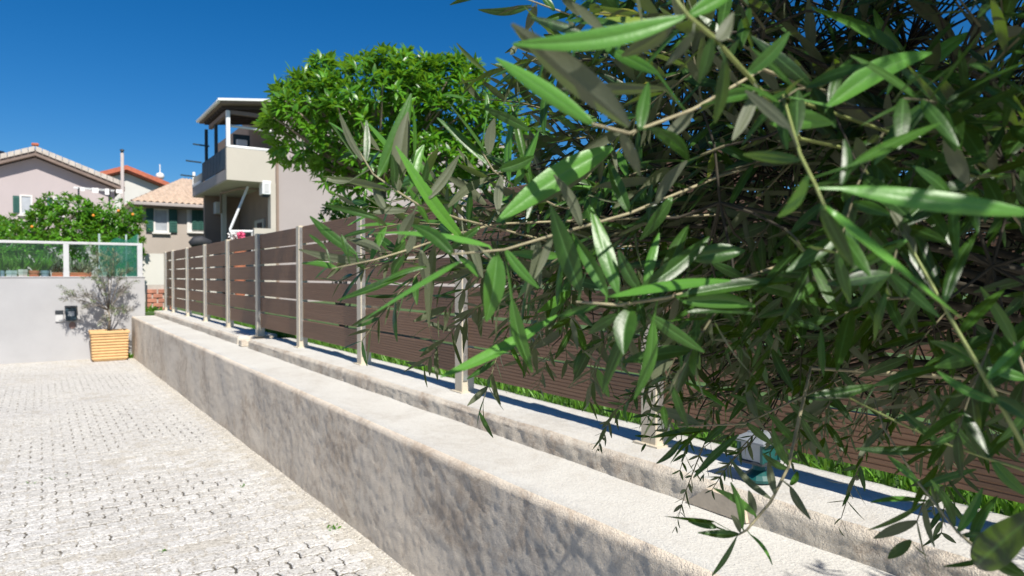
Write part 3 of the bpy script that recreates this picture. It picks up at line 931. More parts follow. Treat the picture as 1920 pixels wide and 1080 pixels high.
# folding laundry rack in front of the gable
q0, q1 = RY(138, 352, 29), RY(214, 356, 29)
lr = empty('laundry_rack', ((q0.x + q1.x) / 2, 29, COURTZ), 'white laundry rack with cloths in front of the mauve gable', 'laundry rack')
zt = q0.z
for k in range(4):
    MB().tube([(q0.x, 28.8 + k * .16, zt + .02 * (k % 2)), (q1.x, 28.8 + k * .16, zt - .03)], .014, 5).build('bar', 'white_metal', lr)
for xx in (q0.x + .15, q1.x - .15):
    MB().tube([(xx, 28.8, zt), (xx, 29.05, COURTZ)], .02, 5).build('leg', 'dark_metal', lr)
    MB().tube([(xx, 29.28, zt), (xx, 29.05, COURTZ)], .02, 5).build('leg', 'dark_metal', lr)
for k, xx in enumerate((.2, .55, .95, 1.3)):
    boxp('cloth', 'white_cloth', lr, q0.x + xx, q0.x + xx + .13 + .07 * (k % 2), 28.79, 28.82, zt - .12 - .04 * (k % 3), zt + .02)

# --- white house with red roof far behind
HY2 = 46.0
ap = RY(237, 313, HY2); er = RY(318, 346, HY2); 
wh = empty('white_house', (ap.x, HY2, LAWNZ), 'white house with red tiled gable roof behind the other houses', 'house')
hwx = er.x - ap.x; sl2 = (ap.z - er.z) / hwx
MB().prism([(ap.x - hwx + .3, 0), (er.x - .3, 0), (er.x - .3, er.z + sl2 * .3 - .3), (ap.x, ap.z - .3), (ap.x - hwx + .3, er.z + sl2 * .3 - .3)], 'y', HY2 + .4, HY2 + 9).build('wall', 'white_house', wh)
for sg in (1, -1):
    xo = ap.x + sg * hwx
    tiled_slope((xo, HY2, er.z), (xo, HY2 + 9.3, er.z), (ap.x, HY2, ap.z), (ap.x, HY2 + 9.3, ap.z), 26, 12, .04, .24).build('roof_slope', 'tile_red', wh)
    MB().prism([(xo, er.z - .16), (ap.x, ap.z - .16), (ap.x, ap.z + .1), (xo, er.z + .1)], 'y', HY2 - .1, HY2 - .005).build('verge', 'tile_red', wh)
an = RY(300, 330, HY2 + 3)
ant = empty('roof_antenna', (an.x, HY2 + 3, an.z - .6), 'small white roof antenna above the red tiles', 'antenna')
MB().tube([(an.x, HY2 + 3, an.z - .9), (an.x, HY2 + 3, an.z + .75)], .035, 6).build('mast', 'white_metal', ant)
MB().lathe((an.x, HY2 + 3, an.z - .25), [(.05, 0), (.22, .1), (.26, .25), (.2, .4), (.04, .48)], 10).build('dome', 'white_metal', ant, smooth=True)

# --- low beige house with pale tiles
HY3 = 27.0
e0 = RY(246, 377, HY3); e1 = RY(420, 380, HY3); zev = e0.z
bh = empty('beige_house', (e0.x + 2, HY3, LAWNZ), 'low beige house with pale tiled hip roof and green shutters', 'house')
boxp('wall', 'beige_house', bh, e0.x + .12, e1.x + 2.5, HY3 + .35, HY3 + 7, LAWNZ - .3, zev - .02)
rz0 = zev + 1.35
tiled_slope((e0.x, HY3 - .05, zev), (e1.x + 3, HY3 - .05, zev), (e0.x + 2.2, HY3 + 3.4, rz0), (e1.x + 3, HY3 + 3.4, rz0), 30, 12, .03, .12).build('roof_slope', 'tile_pale', bh)
tiled_slope((e0.x, HY3 + 6.8, zev), (e0.x, HY3 - .05, zev), (e0.x + 2.2, HY3 + 3.4, rz0), (e0.x + 2.2, HY3 + 3.39, rz0), 22, 12, .03, .12).build('roof_slope', 'tile_pale', bh)
boxp('gutter', 'slab_grey', bh, e0.x - .05, e1.x + 2.5, HY3 - .15, HY3 - .06, zev - .13, zev - .01, .02)
boxp('soffit', 'soffit_brown', bh, e0.x + .05, e1.x + 2.5, HY3 - .04, HY3 + .34, zev - .17, zev - .125)
for (a, b_, t, c, sh_) in ((291, 313, 394, 433, 'open'), (359, 381, 393, 432, 'closed')):
    p0 = RY(a, t, HY3 + .35); p1 = RY(b_, c, HY3 + .35)
    wn = window(bh, p0.x, p1.x, HY3 + .35, p1.z, p0.z, glass='curtain_glass')
    ww = p1.x - p0.x
    if sh_ == 'open':
        shutter(wn, p0.x - .30, p0.x - .07, HY3 + .35, p1.z - .05, p0.z + .05)
        shutter(wn, p1.x + .07, p1.x + .33, HY3 + .35, p1.z - .05, p0.z + .05)
        boxp('lintel', 'trim_white', wn, p0.x - .3, p1.x + .3, HY3 + .30, HY3 + .352, p0.z + .1, p0.z + .19)
    else:
        shutter(wn, p0.x, p0.x + ww * .49, HY3 + .33, p1.z, p0.z)
        shutter(wn, p0.x + ww * .51, p1.x, HY3 + .33, p1.z, p0.z)
        boxp('surround', 'trim_white', wn, p1.x + .065, p1.x + .3, HY3 + .29, HY3 + .352, p1.z - .12, p0.z + .12)
        boxp('surround', 'trim_white', wn, p0.x - .16, p0.x - .065, HY3 + .29, HY3 + .352, p1.z - .12, p0.z + .12)

# --- balcony house
BY, BXO = 19.4, 4.12
BZ0, BZ1 = RY(430, 337, BY).z, RY(430, 272, BY).z     # bottom of the slab, top of the end parapet
BXI = RY(508, 300, BY).x                              # west facade
BYE = RX(361, 370, BXO).y                             # far end of the balcony
hz = empty('balcony_house', (BXI + 2, BY + 2, LAWNZ), 'mauve two storey house with roofed corner balcony and cream parapet', 'house')
ROOFZ = RY(422, 196, BY).z
boxp('south_wall', 'pink_wall', hz, BXI + .10, BXI + 8, BY, BY + .3, LAWNZ - .3, ROOFZ - .1)
boxp('corner_pilaster', 'cream_wall', hz, BXI - .02, BXI + .12, BY - .03, BY + .25, LAWNZ - .3, BZ0 - .003)
boxp('downpipe', 'porch_brown', hz, BXI + .125, BXI + .19, BY - .07, BY - .003, LAWNZ - .3, BZ1 - .1)
boxp('facade_lower', 'porch_brown', hz, BXI + .13, BXI + .45, BY + .31, BYE + 3, LAWNZ - .3, BZ0 + .12)  # brown stands for the porch's shade, put into the wall colour
boxp('facade_upper', 'porch_brown', hz, BXI + .14, BXI + .46, BY + .31, BYE + 3, BZ0 + .125, ROOFZ + .3)  # brown in place of cream, painting the shaded inside of the balcony
boxp('facade_door', 'cream_wall', hz, BXI + .07, BXI + .128, BY + 1.1, BY + 2.1, LAWNZ - .3, LAWNZ + 2.4)
boxp('facade_door_leaf', 'wood_dark', hz, BXI + .04, BXI + .068, BY + 1.25, BY + 1.7, LAWNZ - .3, LAWNZ + 2.3)
boxp('balcony_slab', 'slab_grey', hz, BXO, BXI + .12, BY + .12, BYE, BZ0 + .02, BZ0 + .30)
boxp('slab_soffit', 'cream_wall', hz, BXO + .02, BXI + .125, BY + .13, BYE - .02, BZ0 - .005, BZ0 + .018)
boxp('end_parapet', 'cream_wall', hz, BXO - .01, BXI + .11, BY - .01, BY + .115, BZ0, BZ1 - .07)
cp = MB().tube([(BXO + .02, BY + .05, BZ1 - .03), (BXI + .12, BY + .05, BZ1 - .03)], .05, 8).build('parapet_rail', 'white_metal', hz, smooth=True)
# railing of dark panels along the west side
RL0, RL1 = BY + .14, BYE - 1.5
n_ = 8
for k in range(n_):
    ya = RL0 + (RL1 - RL0) * k / n_; yb = RL0 + (RL1 - RL0) * (k + 1) / n_ - .03
    boxp('railing_panel', 'navy', hz, BXO + .02, BXO + .05, ya, yb, BZ0 + .34, BZ1 - .02)
boxp('glazed_panel', 'cream_wall', hz, BXO + .02, BXO + .05, RL1 + .05, BYE - .05, BZ0 + .34, BZ1 - .30)
boxp('glazed_frame', 'white_metal', hz, BXO - .012, BXO + .06, RL1 + .05, BYE - .05, BZ0 + .31, BZ0 + .40)
boxp('end_post', 'white_metal', hz, BXO, BXO + .08, BYE - .049, BYE + .03, BZ0 + .3, BZ1 - .1)
# posts and roof
boxp('roof_post', 'white_metal', hz, BXO, BXO + .10, BY + .02, BY + .12, BZ1 - .035, ROOFZ - .13, .01)
for yy in (RL1 - .6, RL0 + 1.4):
    boxp('roof_post', 'navy', hz, BXO + .01, BXO + .09, yy, yy + .09, BZ1 - .02, ROOFZ - .13)
RYE = RX(376, 245, BXO - .15).y
for k in range(9):
    t = k / 8; yy = BY + .1 + (RYE - BY - .5) * t
    MB().prism([(BXO - .1, ROOFZ - .11), (BXI + 3.0, ROOFZ + .42), (BXI + 3.0, ROOFZ + .52), (BXO - .1, ROOFZ - .01)], 'y', yy, yy + .09).build('rafter', 'wood_dark', hz)
MB().prism([(BXO - .18, ROOFZ - .03), (BXI + 4.1, ROOFZ + .66), (BXI + 4.1, ROOFZ + .74), (BXO - .18, ROOFZ + .06)], 'y', BY - .22, RYE).build('roof', 'soffit_brown', hz)
boxp('west_gutter', 'white_metal', hz, BXO - .28, BXO - .182, BY - .2, RYE, ROOFZ - .01, ROOFZ + .07, .02)
MB().prism([(BXO - .27, ROOFZ + .02), (BXI + 4.1, ROOFZ + .71), (BXI + 4.1, ROOFZ + .77), (BXO - .27, ROOFZ + .08)], 'y', BY - .30, BY - .222).build('south_fascia', 'white_metal', hz)
boxp('beam', 'soffit_brown', hz, BXO + .11, BXI + 1.5, BY + .03, BY + .12, ROOFZ - .22, ROOFZ - .12)
boxp('beam', 'soffit_brown', hz, BXO, BXO + .1, BY + .13, RYE - .4, ROOFZ - .24, ROOFZ - .125)
MB().tube([(BXO + .15, BY + .3, BZ1 + .58), (BXI + .2, BY + .25, BZ1 + .55)], .035, 6).build('curtain_pole', 'white_metal', hz)
boxp('wing_wall', 'cream_wall', hz, BXI - .75, BXI - .62, BY + 2.6, BY + 2.75, LAWNZ - .3, BZ0 - .008)
boxp('terrace_wall', 'cream_wall', hz, BXI - .55, BXI + .0, BY - .35, BY - .2, LAWNZ - .3, RY(490, 428, BY - .35).z)
dp = MB().tube([(BXI - .1, BY + .8, BZ0 - .1), (BXI - .5, BY + 1.2, BZ0 - .06), (BXI - .8, BY + 2.5, BZ0 - .1), (BXI - .8, BY + 2.5, BZ0 - .7)], .035, 6).build('drain_pipe', 'porch_brown', hz, smooth=True)
for k, yy in enumerate((BYE - .3, RL1 + .2, RL1 - 1.0)):
    MB().tube([(BXO + .05, yy, BZ1 - .28 + .32 * k), (BXO - .40, yy, BZ1 - .26 + .32 * k)], .025, 5).build('laundry_arm', 'navy', hz)
# things on and below the balcony
a0, a1 = RY(487, 340, BY + .25), RY(505, 367, BY + .25)
ac = empty('air_conditioner', (a0.x, BY + .2, a1.z), 'white air conditioner box hanging under the cream balcony', 'air conditioner')
boxp('casing', 'white_metal', ac, a0.x, a1.x - .01, BY - .02, BY + .33, a1.z, a0.z, .015)
boxp('fan_grille', 'grey_metal', ac, a0.x + .05, a1.x - .08, BY - .03, BY - .021, a1.z + .06, a0.z - .08)
boxp('bracket', 'dark_metal', ac, a0.x + .02, a1.x + .10, BY + .05, BY + .3, a1.z - .05, a1.z - .002)
a0, a1 = RY(404, 378, BYE - 1.2), RY(420, 401, BYE - 1.2)
ac = empty('air_conditioner', (a0.x, BYE - 1, a1.z), 'beige air conditioner box at the dark back of the porch', 'air conditioner')
boxp('casing', 'pot_white', ac, a0.x, a1.x, BYE - 1.2, BYE - .85, a1.z, a0.z, .015)
boxp('fan_grille', 'grey_metal', ac, a0.x + .05, a1.x - .05, BYE - 1.21, BYE - 1.201, a1.z + .05, a0.z - .05)
boxp('porch_back_wall', 'porch_brown', hz, a0.x - .25, BXI + .12, BYE - .84, BYE - .6, LAWNZ - .3, BZ0 - .01)
t0, t1, t2 = RY(431, 431, BY + .6), RY(449, 388, BY + .6), RY(476, 434, BY + .6)
aw = empty('awning_frame', (t0.x, BY + .6, t0.z - .1), 'white folded awning frame standing under the balcony', 'awning frame')
MB().tube([t0, t1, t1 + (t1 - t0) * .9], .035, 6).build('arm', 'white_metal', aw)
MB().tube([t0 - Vector((.02, 0, .04)), t2], .04, 6).build('bar', 'white_metal', aw)
for xx in (t0.x + .05, t2.x - .05):
    boxp('leg', 'grey_metal', aw, xx - .02, xx + .02, BY + .58, BY + .62, LAWNZ, t2.z - .02)
fc = RY(449, 441, BY - .6)
fb = empty('flower_pot', (fc.x, BY - .6, LAWNZ), 'tall pot with pink and white flowers showing above the fence', 'flower pot')
MB().lathe((fc.x, BY - .6, LAWNZ), [(.12, 0), (.17, fc.z - LAWNZ - .25), (.19, fc.z - LAWNZ - .2)], 12).build('pot', 'terracotta', fb)
for nm, m_, off in (('pink_flowers', 'pink_cloth', .03), ('white_flowers', 'white_cloth', -.17)):
    b = LeafMB(); r_ = random.Random(len(nm))
    for k in range(60):
        d = rv(r_); b.leaf(Vector((fc.x + off, BY - .62, fc.z - .02)) + d * .08, d, rv(r_), .07, .05, nl=2, us=(-1, 0, 1))
    b.build(nm, m_, fb)['kind'] = 'stuff'
q0, q1 = RY(357, 452, 17.5), RY(394, 462, 17.5)
cv = empty('rolled_cover', ((q0.x + q1.x) / 2, 17.5, LAWNZ), 'black covered barbecue showing above the fence top', 'barbecue')
MB().tube([(q0.x, 17.5, q1.z + .03), (q0.x + .1, 17.5, q0.z - .02), ((q0.x + q1.x) / 2, 17.5, q0.z), (q1.x, 17.5, q1.z + .05)], [.08, .13, .14, .1], 10).build('cover', 'black_cover', cv, smooth=True)
for xx in (q0.x + .08, q1.x - .08):
    boxp('leg', 'dark_metal', cv, xx - .02, xx + .02, 17.48, 17.52, LAWNZ, q1.z + .02)
ch = empty('balcony_chair', (BXI - .35, BY + .75, BZ0 + .3), 'dark chair with pale cushion on the roofed balcony', 'chair')
boxp('seat', 'wood_dark', ch, BXI - .75, BXI - .3, BY + .6, BY + 1.05, BZ0 + .72, BZ0 + .77)
boxp('backrest', 'navy', ch, BXI - .75, BXI - .3, BY + 1.06, BY + 1.1, BZ0 + .73, BZ0 + 1.45)
boxp('cushion', 'white_cloth', ch, BXI - .68, BXI - .38, BY + .98, BY + 1.05, BZ0 + .78, BZ0 + 1.3, .02)
for xx in (BXI - .73, BXI - .34):
    for yy in (BY + .62, BY + 1.0): boxp('leg', 'wood_dark', ch, xx, xx + .04, yy, yy + .04, BZ0 + .3, BZ0 + .72)

# low pale garden wall and gate glimpsed past the fence end
g0, g1 = RY(262, 475, 22), RY(312, 520, 22)
tag(boxp('garden_wall', 'white_house', None, g0.x - .4, g1.x + 3.5, 22, 22.2, LAWNZ - .3, g0.z), 'low pale garden wall beyond the brick pier', 'wall')

# ------------------------------------------------------------------ pots behind the railing
for (a, b_, t, mt, lab) in ((0, 9, 507, 'pot_blue', 'dark blue pot at the dim end of the pot row'), (11, 32, 507, 'pot_pale', 'pale aqua square pot behind the glass railing'),
                            (34, 52, 505, 'pot_white', 'off white square pot behind the glass railing'), (54, 74, 507, 'terracotta', 'round terracotta pot behind the glass railing'),
                            (76, 93, 507, 'pot_blue', 'slate blue pot beside the terracotta one')):
    p0 = RY(a, t, WALLY + .75); p1 = RY(b_, t, WALLY + .75); r_ = (p1.x - p0.x) / 2; cx = (p0.x + p1.x) / 2
    pt = empty('plant_pot', (cx, WALLY + .75, COURTZ), lab, 'pot')
    h_ = p0.z - COURTZ
    MB().lathe((cx, WALLY + .75, COURTZ), [(r_ * .75, 0), (r_ * .95, h_ - .06), (r_ * 1.02, h_ - .055), (r_ * 1.02, h_), (r_ * .9, h_)], 4 if 'square' in lab else 14).build('pot', mt, pt)
    b = LeafMB(); r5 = random.Random(a)
    for k in range(40):
        d = Vector((r5.uniform(-.6, .6), r5.uniform(-.6, .6), 1)); b.leaf((cx, WALLY + .75, COURTZ + h_ - .03), d, rv(r5), r5.uniform(.15, .4), .04, .3, nl=2, us=(-1, 0, 1))
    b.build('foliage', 'citrus_leaf', pt)['kind'] = 'stuff'
for (a, b_) in ((97, 118), (131, 171)):
    p0 = RY(a, 511, WALLY + .8); p1 = RY(b_, 511, WALLY + .8)
    tr_ = empty('planter_trough', ((p0.x + p1.x) / 2, WALLY + .8, COURTZ), 'long brick red trough behind the glass railing' if b_ > 120 else 'short brick red trough beside the railing post', 'trough')
    boxp('trough', 'terracotta', tr_, p0.x, p1.x, WALLY + .7, WALLY + .95, COURTZ, p0.z, .01)
    b = LeafMB(); r5 = random.Random(b_)
    for k in range(int(260 * (p1.x - p0.x))):
        d = Vector((r5.uniform(-.6, .6), r5.uniform(-.6, .6), 1)); b.leaf((r5.uniform(p0.x, p1.x), WALLY + .83, p0.z - .02), d, rv(r5), r5.uniform(.12, .4), .03, .3, nl=2, us=(-1, 0, 1))
    b.build('foliage', 'olive_far_leaf', tr_)['kind'] = 'stuff'
n0, n1 = RY(186, 440, WALLY + 1.3), RY(259, 520, WALLY + 1.3)
nt_ = empty('shade_net', ((n0.x + n1.x) / 2, WALLY + 1.3, COURTZ), 'dark green garden netting stretched on thin poles', 'netting')
b = MB(); 
for k in range(13):
    x_ = n0.x + (n1.x - n0.x) * k / 12
    top = n0.z - .18 * (1 - k / 12) - .05 * math.sin(k * .9)
    for z_ in (COURTZ, (COURTZ + top) / 2, top): b.v.append(Vector((x_, WALLY + 1.3 + .05 * math.sin(k * 1.3 + z_ * 3), z_)))
for k in range(12):
    for q in range(2): a = k * 3 + q; b.f.append((a, a + 3, a + 4, a + 1))
b.build('net', 'green_net', nt_, smooth=True)
for x_ in (n0.x, RY(237, 480, WALLY + 1.3).x, n1.x):
    MB().tube([(x_, WALLY + 1.33, COURTZ), (x_, WALLY + 1.33, n0.z + .02)], .018, 6).build('pole', 'pot_pale', nt_)

# ------------------------------------------------------------------ citrus trees
def rosette(lb, c, axis, n, L, W, r, lst=None, nl=3):
    axis = Vector(axis).normalized(); u = axis.orthogonal().normalized(); v_ = axis.cross(u)
    a0 = r.uniform(0, 6.28); tone = r.random() ** 1.3 * .8
    for k in range(n):
        a = a0 + k * 2.4 + r.uniform(-.3, .3); e = r.uniform(.15, 1.25)
        d = axis * math.sin(e) + (u * math.cos(a) + v_ * math.sin(a)) * math.cos(e)
        d.z -= .15
        nn = axis * .8 + Vector((0, 0, .5)) + rv(r) * .35
        l_ = L * r.uniform(.65, 1.15)
        rec = (Vector(c) + d * .015 - axis * r.uniform(0, L * .5), d, nn, l_, W * r.uniform(.8, 1.15), r.uniform(.05, .4), r.uniform(.2, .5), r.uniform(0, .3), r.uniform(-.3, .3), min(.95, tone + r.random() * .2))
        if lst is not None: lst.append(rec)
        else: lb.leaf(*rec[:9], nl=nl, rnd=rec[9], us=(-1, 0, 1))
def crown(lumps, dens, L, W, r, lb=None, lst=None, nleaf=9, inner=.25, gap=0):
    tips_ = []
    for (c, rx, rz, n) in lumps:
        for k in range(int(n * dens)):
            v_ = rv(r); v_.normalize()
            if gap and noise.noise(v_ * 3.1 + Vector(c) * 1.7) < -gap: continue
            if r.random() < .5 and v_.z < 0: v_.z *= -.6
            s_ = 1 - inner * r.random() ** 1.5 + .10 * noise.noise(v_ * 2.2 + c)
            if r.random() < .25: s_ *= r.uniform(.45, .9)
            p = Vector(c) + Vector((v_.x * rx, v_.y * rx, v_.z * rz)) * s_
            if any(((p.x - q.x) ** 2 + (p.y - q.y) ** 2) / (ra * .72) ** 2 + (p.z - q.z) ** 2 / (rb * .72) ** 2 < 1 for (q, ra, rb, _) in lumps): 
                if r.random() < .75: continue
            ax = (v_ + Vector((0, 0, .45)) + rv(r) * .4).normalized()
            rosette(lb, p, ax, r.randint(nleaf - 2, nleaf + 3), L, W, r, lst)
            tips_.append(p)
    return tips_
def branches(tk, fork, tips_, r, n, r0):
    for p in r.sample(tips_, min(n, len(tips_))):
        m1 = fork.lerp(p, .45) + rv(r) * .12; tk.tube([fork, m1, p], [r0, r0 * .55, r0 * .15], 5, False)

r6 = random.Random(11)
D = 6.9
def lump(px, py, d, rpx, rpy, n): return (P(px, py, d), rpx / FPX * d, rpy / FPX * d, n)
lumps = [lump(715, 220, D, 150, 115, 200), lump(600, 235, D - .1, 98, 92, 120), lump(820, 235, D + .1, 120, 125, 150), lump(560, 180, D, 48, 45, 34),
         lump(620, 145, D + .1, 48, 38, 30), lump(690, 310, D - .1, 105, 80, 110), lump(800, 330, D, 130, 90, 120), lump(930, 270, D + .3, 95, 85, 90), lump(740, 140, D, 60, 50, 50), lump(850, 155, D + .1, 58, 55, 45), lump(545, 250, D, 55, 60, 40)]
leaves = []
tips_ = crown(lumps, 2.6, .115, .037, r6, lst=leaves, gap=.24)
tbase = P(690, 500, D); tbase.z = LAWNZ
ot = empty('orange_tree', tbase, 'round bright green orange tree rising behind the slatted fence', 'tree')
fork = P(715, 345, D)
tk = MB().tube([tbase - Vector((0, 0, .1)), tbase.lerp(fork, .5) + Vector((.03, 0, 0)), fork], [.085, .07, .055], 9)
branches(tk, fork, tips_, r6, 70, .03)
tk.build('trunk', 'bark', ot, smooth=True)
def show(rec):
    pr = project(rec[0])
    if pr is None or not (-20 < pr[0] < 1940 and -20 < pr[1] < 1100): return 0
    f = Vector(rec[2]).normalized().dot((_cam - rec[0]).normalized())
    return rec[3] / pr[2] * (0.5 + max(0, f))
leaves.sort(key=lambda rec: -(rec[0] - _cam).dot(-ray(740, 240).normalized()))
front = sorted(leaves, key=lambda rec: (rec[0] - _cam).length)[:1400]
picked = set(id(rec) for rec in r6.sample(front, 300))
lb = LeafMB()
for rec in leaves:
    if id(rec) in picked:
        LeafMB().leaf(*rec[:9], nl=3, rnd=rec[9], us=(-1, 0, 1)).build('leaf', 'citrus_leaf', ot, origin=rec[0])
    else: lb.leaf(*rec[:9], nl=3, rnd=rec[9], us=(-1, 0, 1))
lb.build('foliage', 'citrus_leaf', ot)['kind'] = 'stuff'

for ti, (lm, lab, tb_) in enumerate((
    ([(70, 455, 18.2, 70, 56, 110), (125, 410, 18, 60, 48, 90), (40, 480, 17.8, 60, 45, 70), (135, 460, 17.7, 70, 50, 90)], 'dense orange tree with a few fruits behind the pots', (95, 500)),
    ([(215, 420, 18.6, 56, 48, 90), (185, 450, 18.3, 55, 50, 80), (235, 460, 18.4, 34, 45, 50)], 'smaller orange tree with fruits beside the green netting', (210, 500)),
    ([(5, 445, 19.5, 60, 44, 90), (-40, 450, 19.5, 80, 60, 110), (15, 480, 19.2, 45, 45, 50)], 'dark leafy orange tree below the mauve gable window', (-10, 500)))):
    r_ = random.Random(40 + ti)
    lumps = [lump(*l) for l in lm]
    bs = P(tb_[0], tb_[1], lm[0][2]); bs.z = COURTZ
    tr_ = empty('citrus_tree', bs, lab, 'tree', 'orange trees behind the pots')
    lb = LeafMB(); tips_ = crown(lumps, 3.2, .13, .055, r_, lb=lb, nleaf=8)
    tk = MB().tube([bs - Vector((0, 0, .05)), lumps[0][0]], [.09, .06], 8); branches(tk, lumps[0][0], tips_, r_, 30, .035)
    tk.build('trunk', 'bark', tr_, smooth=True)
    lb.build('crown', 'citrus_leaf', tr_)['kind'] = 'stuff'
    if ti < 2:
        for (fx_, fy_) in (((175, 404), (60, 425)), ((249, 402), (222, 395)))[ti]:
            fp = P(fx_, fy_, lm[0][2] - 1.0)
            MB().lathe(fp, [(.012, -.034), (.027, -.018), (.034, 0), (.027, .02), (.012, .032)], 10).build('orange', 'orange_skin', tr_, smooth=True)
# shrub seen under the orange tree, beyond the fence
sh = P(640, 400, 8.4); 
sb_ = empty('garden_shrub', (sh.x, sh.y, LAWNZ), 'yellow green shrub behind the fence below the orange tree', 'shrub')
lb = LeafMB(); r_ = random.Random(77)
tips_ = crown([lump(640, 405, 8.4, 42, 40, 60), lump(660, 450, 8.4, 60, 50, 50)], 1.2, .09, .04, r_, lb=lb, nleaf=7)
tk = MB(); branches(tk, Vector((sh.x, sh.y, LAWNZ)), tips_, r_, 16, .015); tk.build('stems', 'bark', sb_)
lb.build('crown', 'citrus_leaf', sb_)['kind'] = 'stuff'

# ------------------------------------------------------------------ foreground olive tree
TR = Vector((1.12, -0.22, gz(0)))
FK = Vector((1.16, -0.10, 1.12))
ol = empty('olive_tree', TR, 'big leafy olive tree overhanging the low wall and hiding much of the fence', 'tree')
r8 = random.Random(2024)
tk = MB().tube([TR - Vector((0, 0, .1)), TR + Vector((.03, .02, .35)), TR + Vector((-.01, .06, .75)), FK], [.075, .06, .052, .045], 12)
tk.build('trunk', 'bark', ol, smooth=True)

STEMS = {
 'A': ([(660, 262, .66), (700, 327, .66), (747, 360, .65), (783, 383, .66), (860, 410, .70), (980, 440, .80), (1100, 470, .90)], .0016),
 'B': ([(622, 504, .61), (703, 487, .62), (760, 470, .64), (850, 440, .70), (930, 420, .78)], .0015),
 'C': ([(847, 477, .50), (947, 468, .52), (1040, 440, .55), (1180, 400, .60), (1350, 330, .68), (1600, 260, .8)], .0019),
 'D': ([(903, 283, .70), (925, 320, .70), (960, 345, .72), (1040, 385, .78), (1150, 410, .86)], .0015),
 'E': ([(1080, 566, .50), (1160, 572, .50), (1250, 558, .53), (1400, 520, .60), (1600, 450, .74)], .0021),
 'F': ([(1250, -25, .37), (1290, 30, .37), (1335, 68, .38), (1410, 150, .44), (1500, 260, .55)], .0019),
 'G': ([(1110, 232, .42), (1180, 250, .42), (1300, 205, .46), (1430, 130, .56)], .0018),
 'H': ([(1468, 180, .46), (1500, 290, .39), (1530, 350, .36), (1548, 392, .35)], .0015),
 'I': ([(1600, 280, .52), (1716, 479, .47), (1788, 607, .45), (1874, 755, .43), (1950, 890, .42)], .0018),
 'J': ([(1520, 690, .76), (1498, 787, .72), (1478, 876, .70), (1445, 941, .69), (1400, 994, .68), (1384, 1003, .68)], .0022),
 'K': ([(1270, 800, .80), (1396, 795, .80), (1480, 755, .82), (1600, 700, .88)], .0016),
 'L': ([(1592, 746, .60), (1680, 790, .58), (1771, 831, .56), (1860, 862, .55), (1950, 890, .54)], .0017),
 'M': ([(1640, 750, .64), (1657, 803, .62), (1722, 905, .58), (1796, 998, .55), (1853, 1048, .52), (1950, 1100, .5)], .0016),
 'N': ([(960, -12, .76), (1030, 14, .76), (1105, 40, .77), (1220, 90, .84)], .0016),
 'O': ([(1690, 100, .60), (1750, 190, .6), (1840, 330, .6), (1960, 480, .6)], .0016),
 'Q': ([(1900, 640, .5), (1930, 720, .5), (1960, 800, .5)], .002),
}
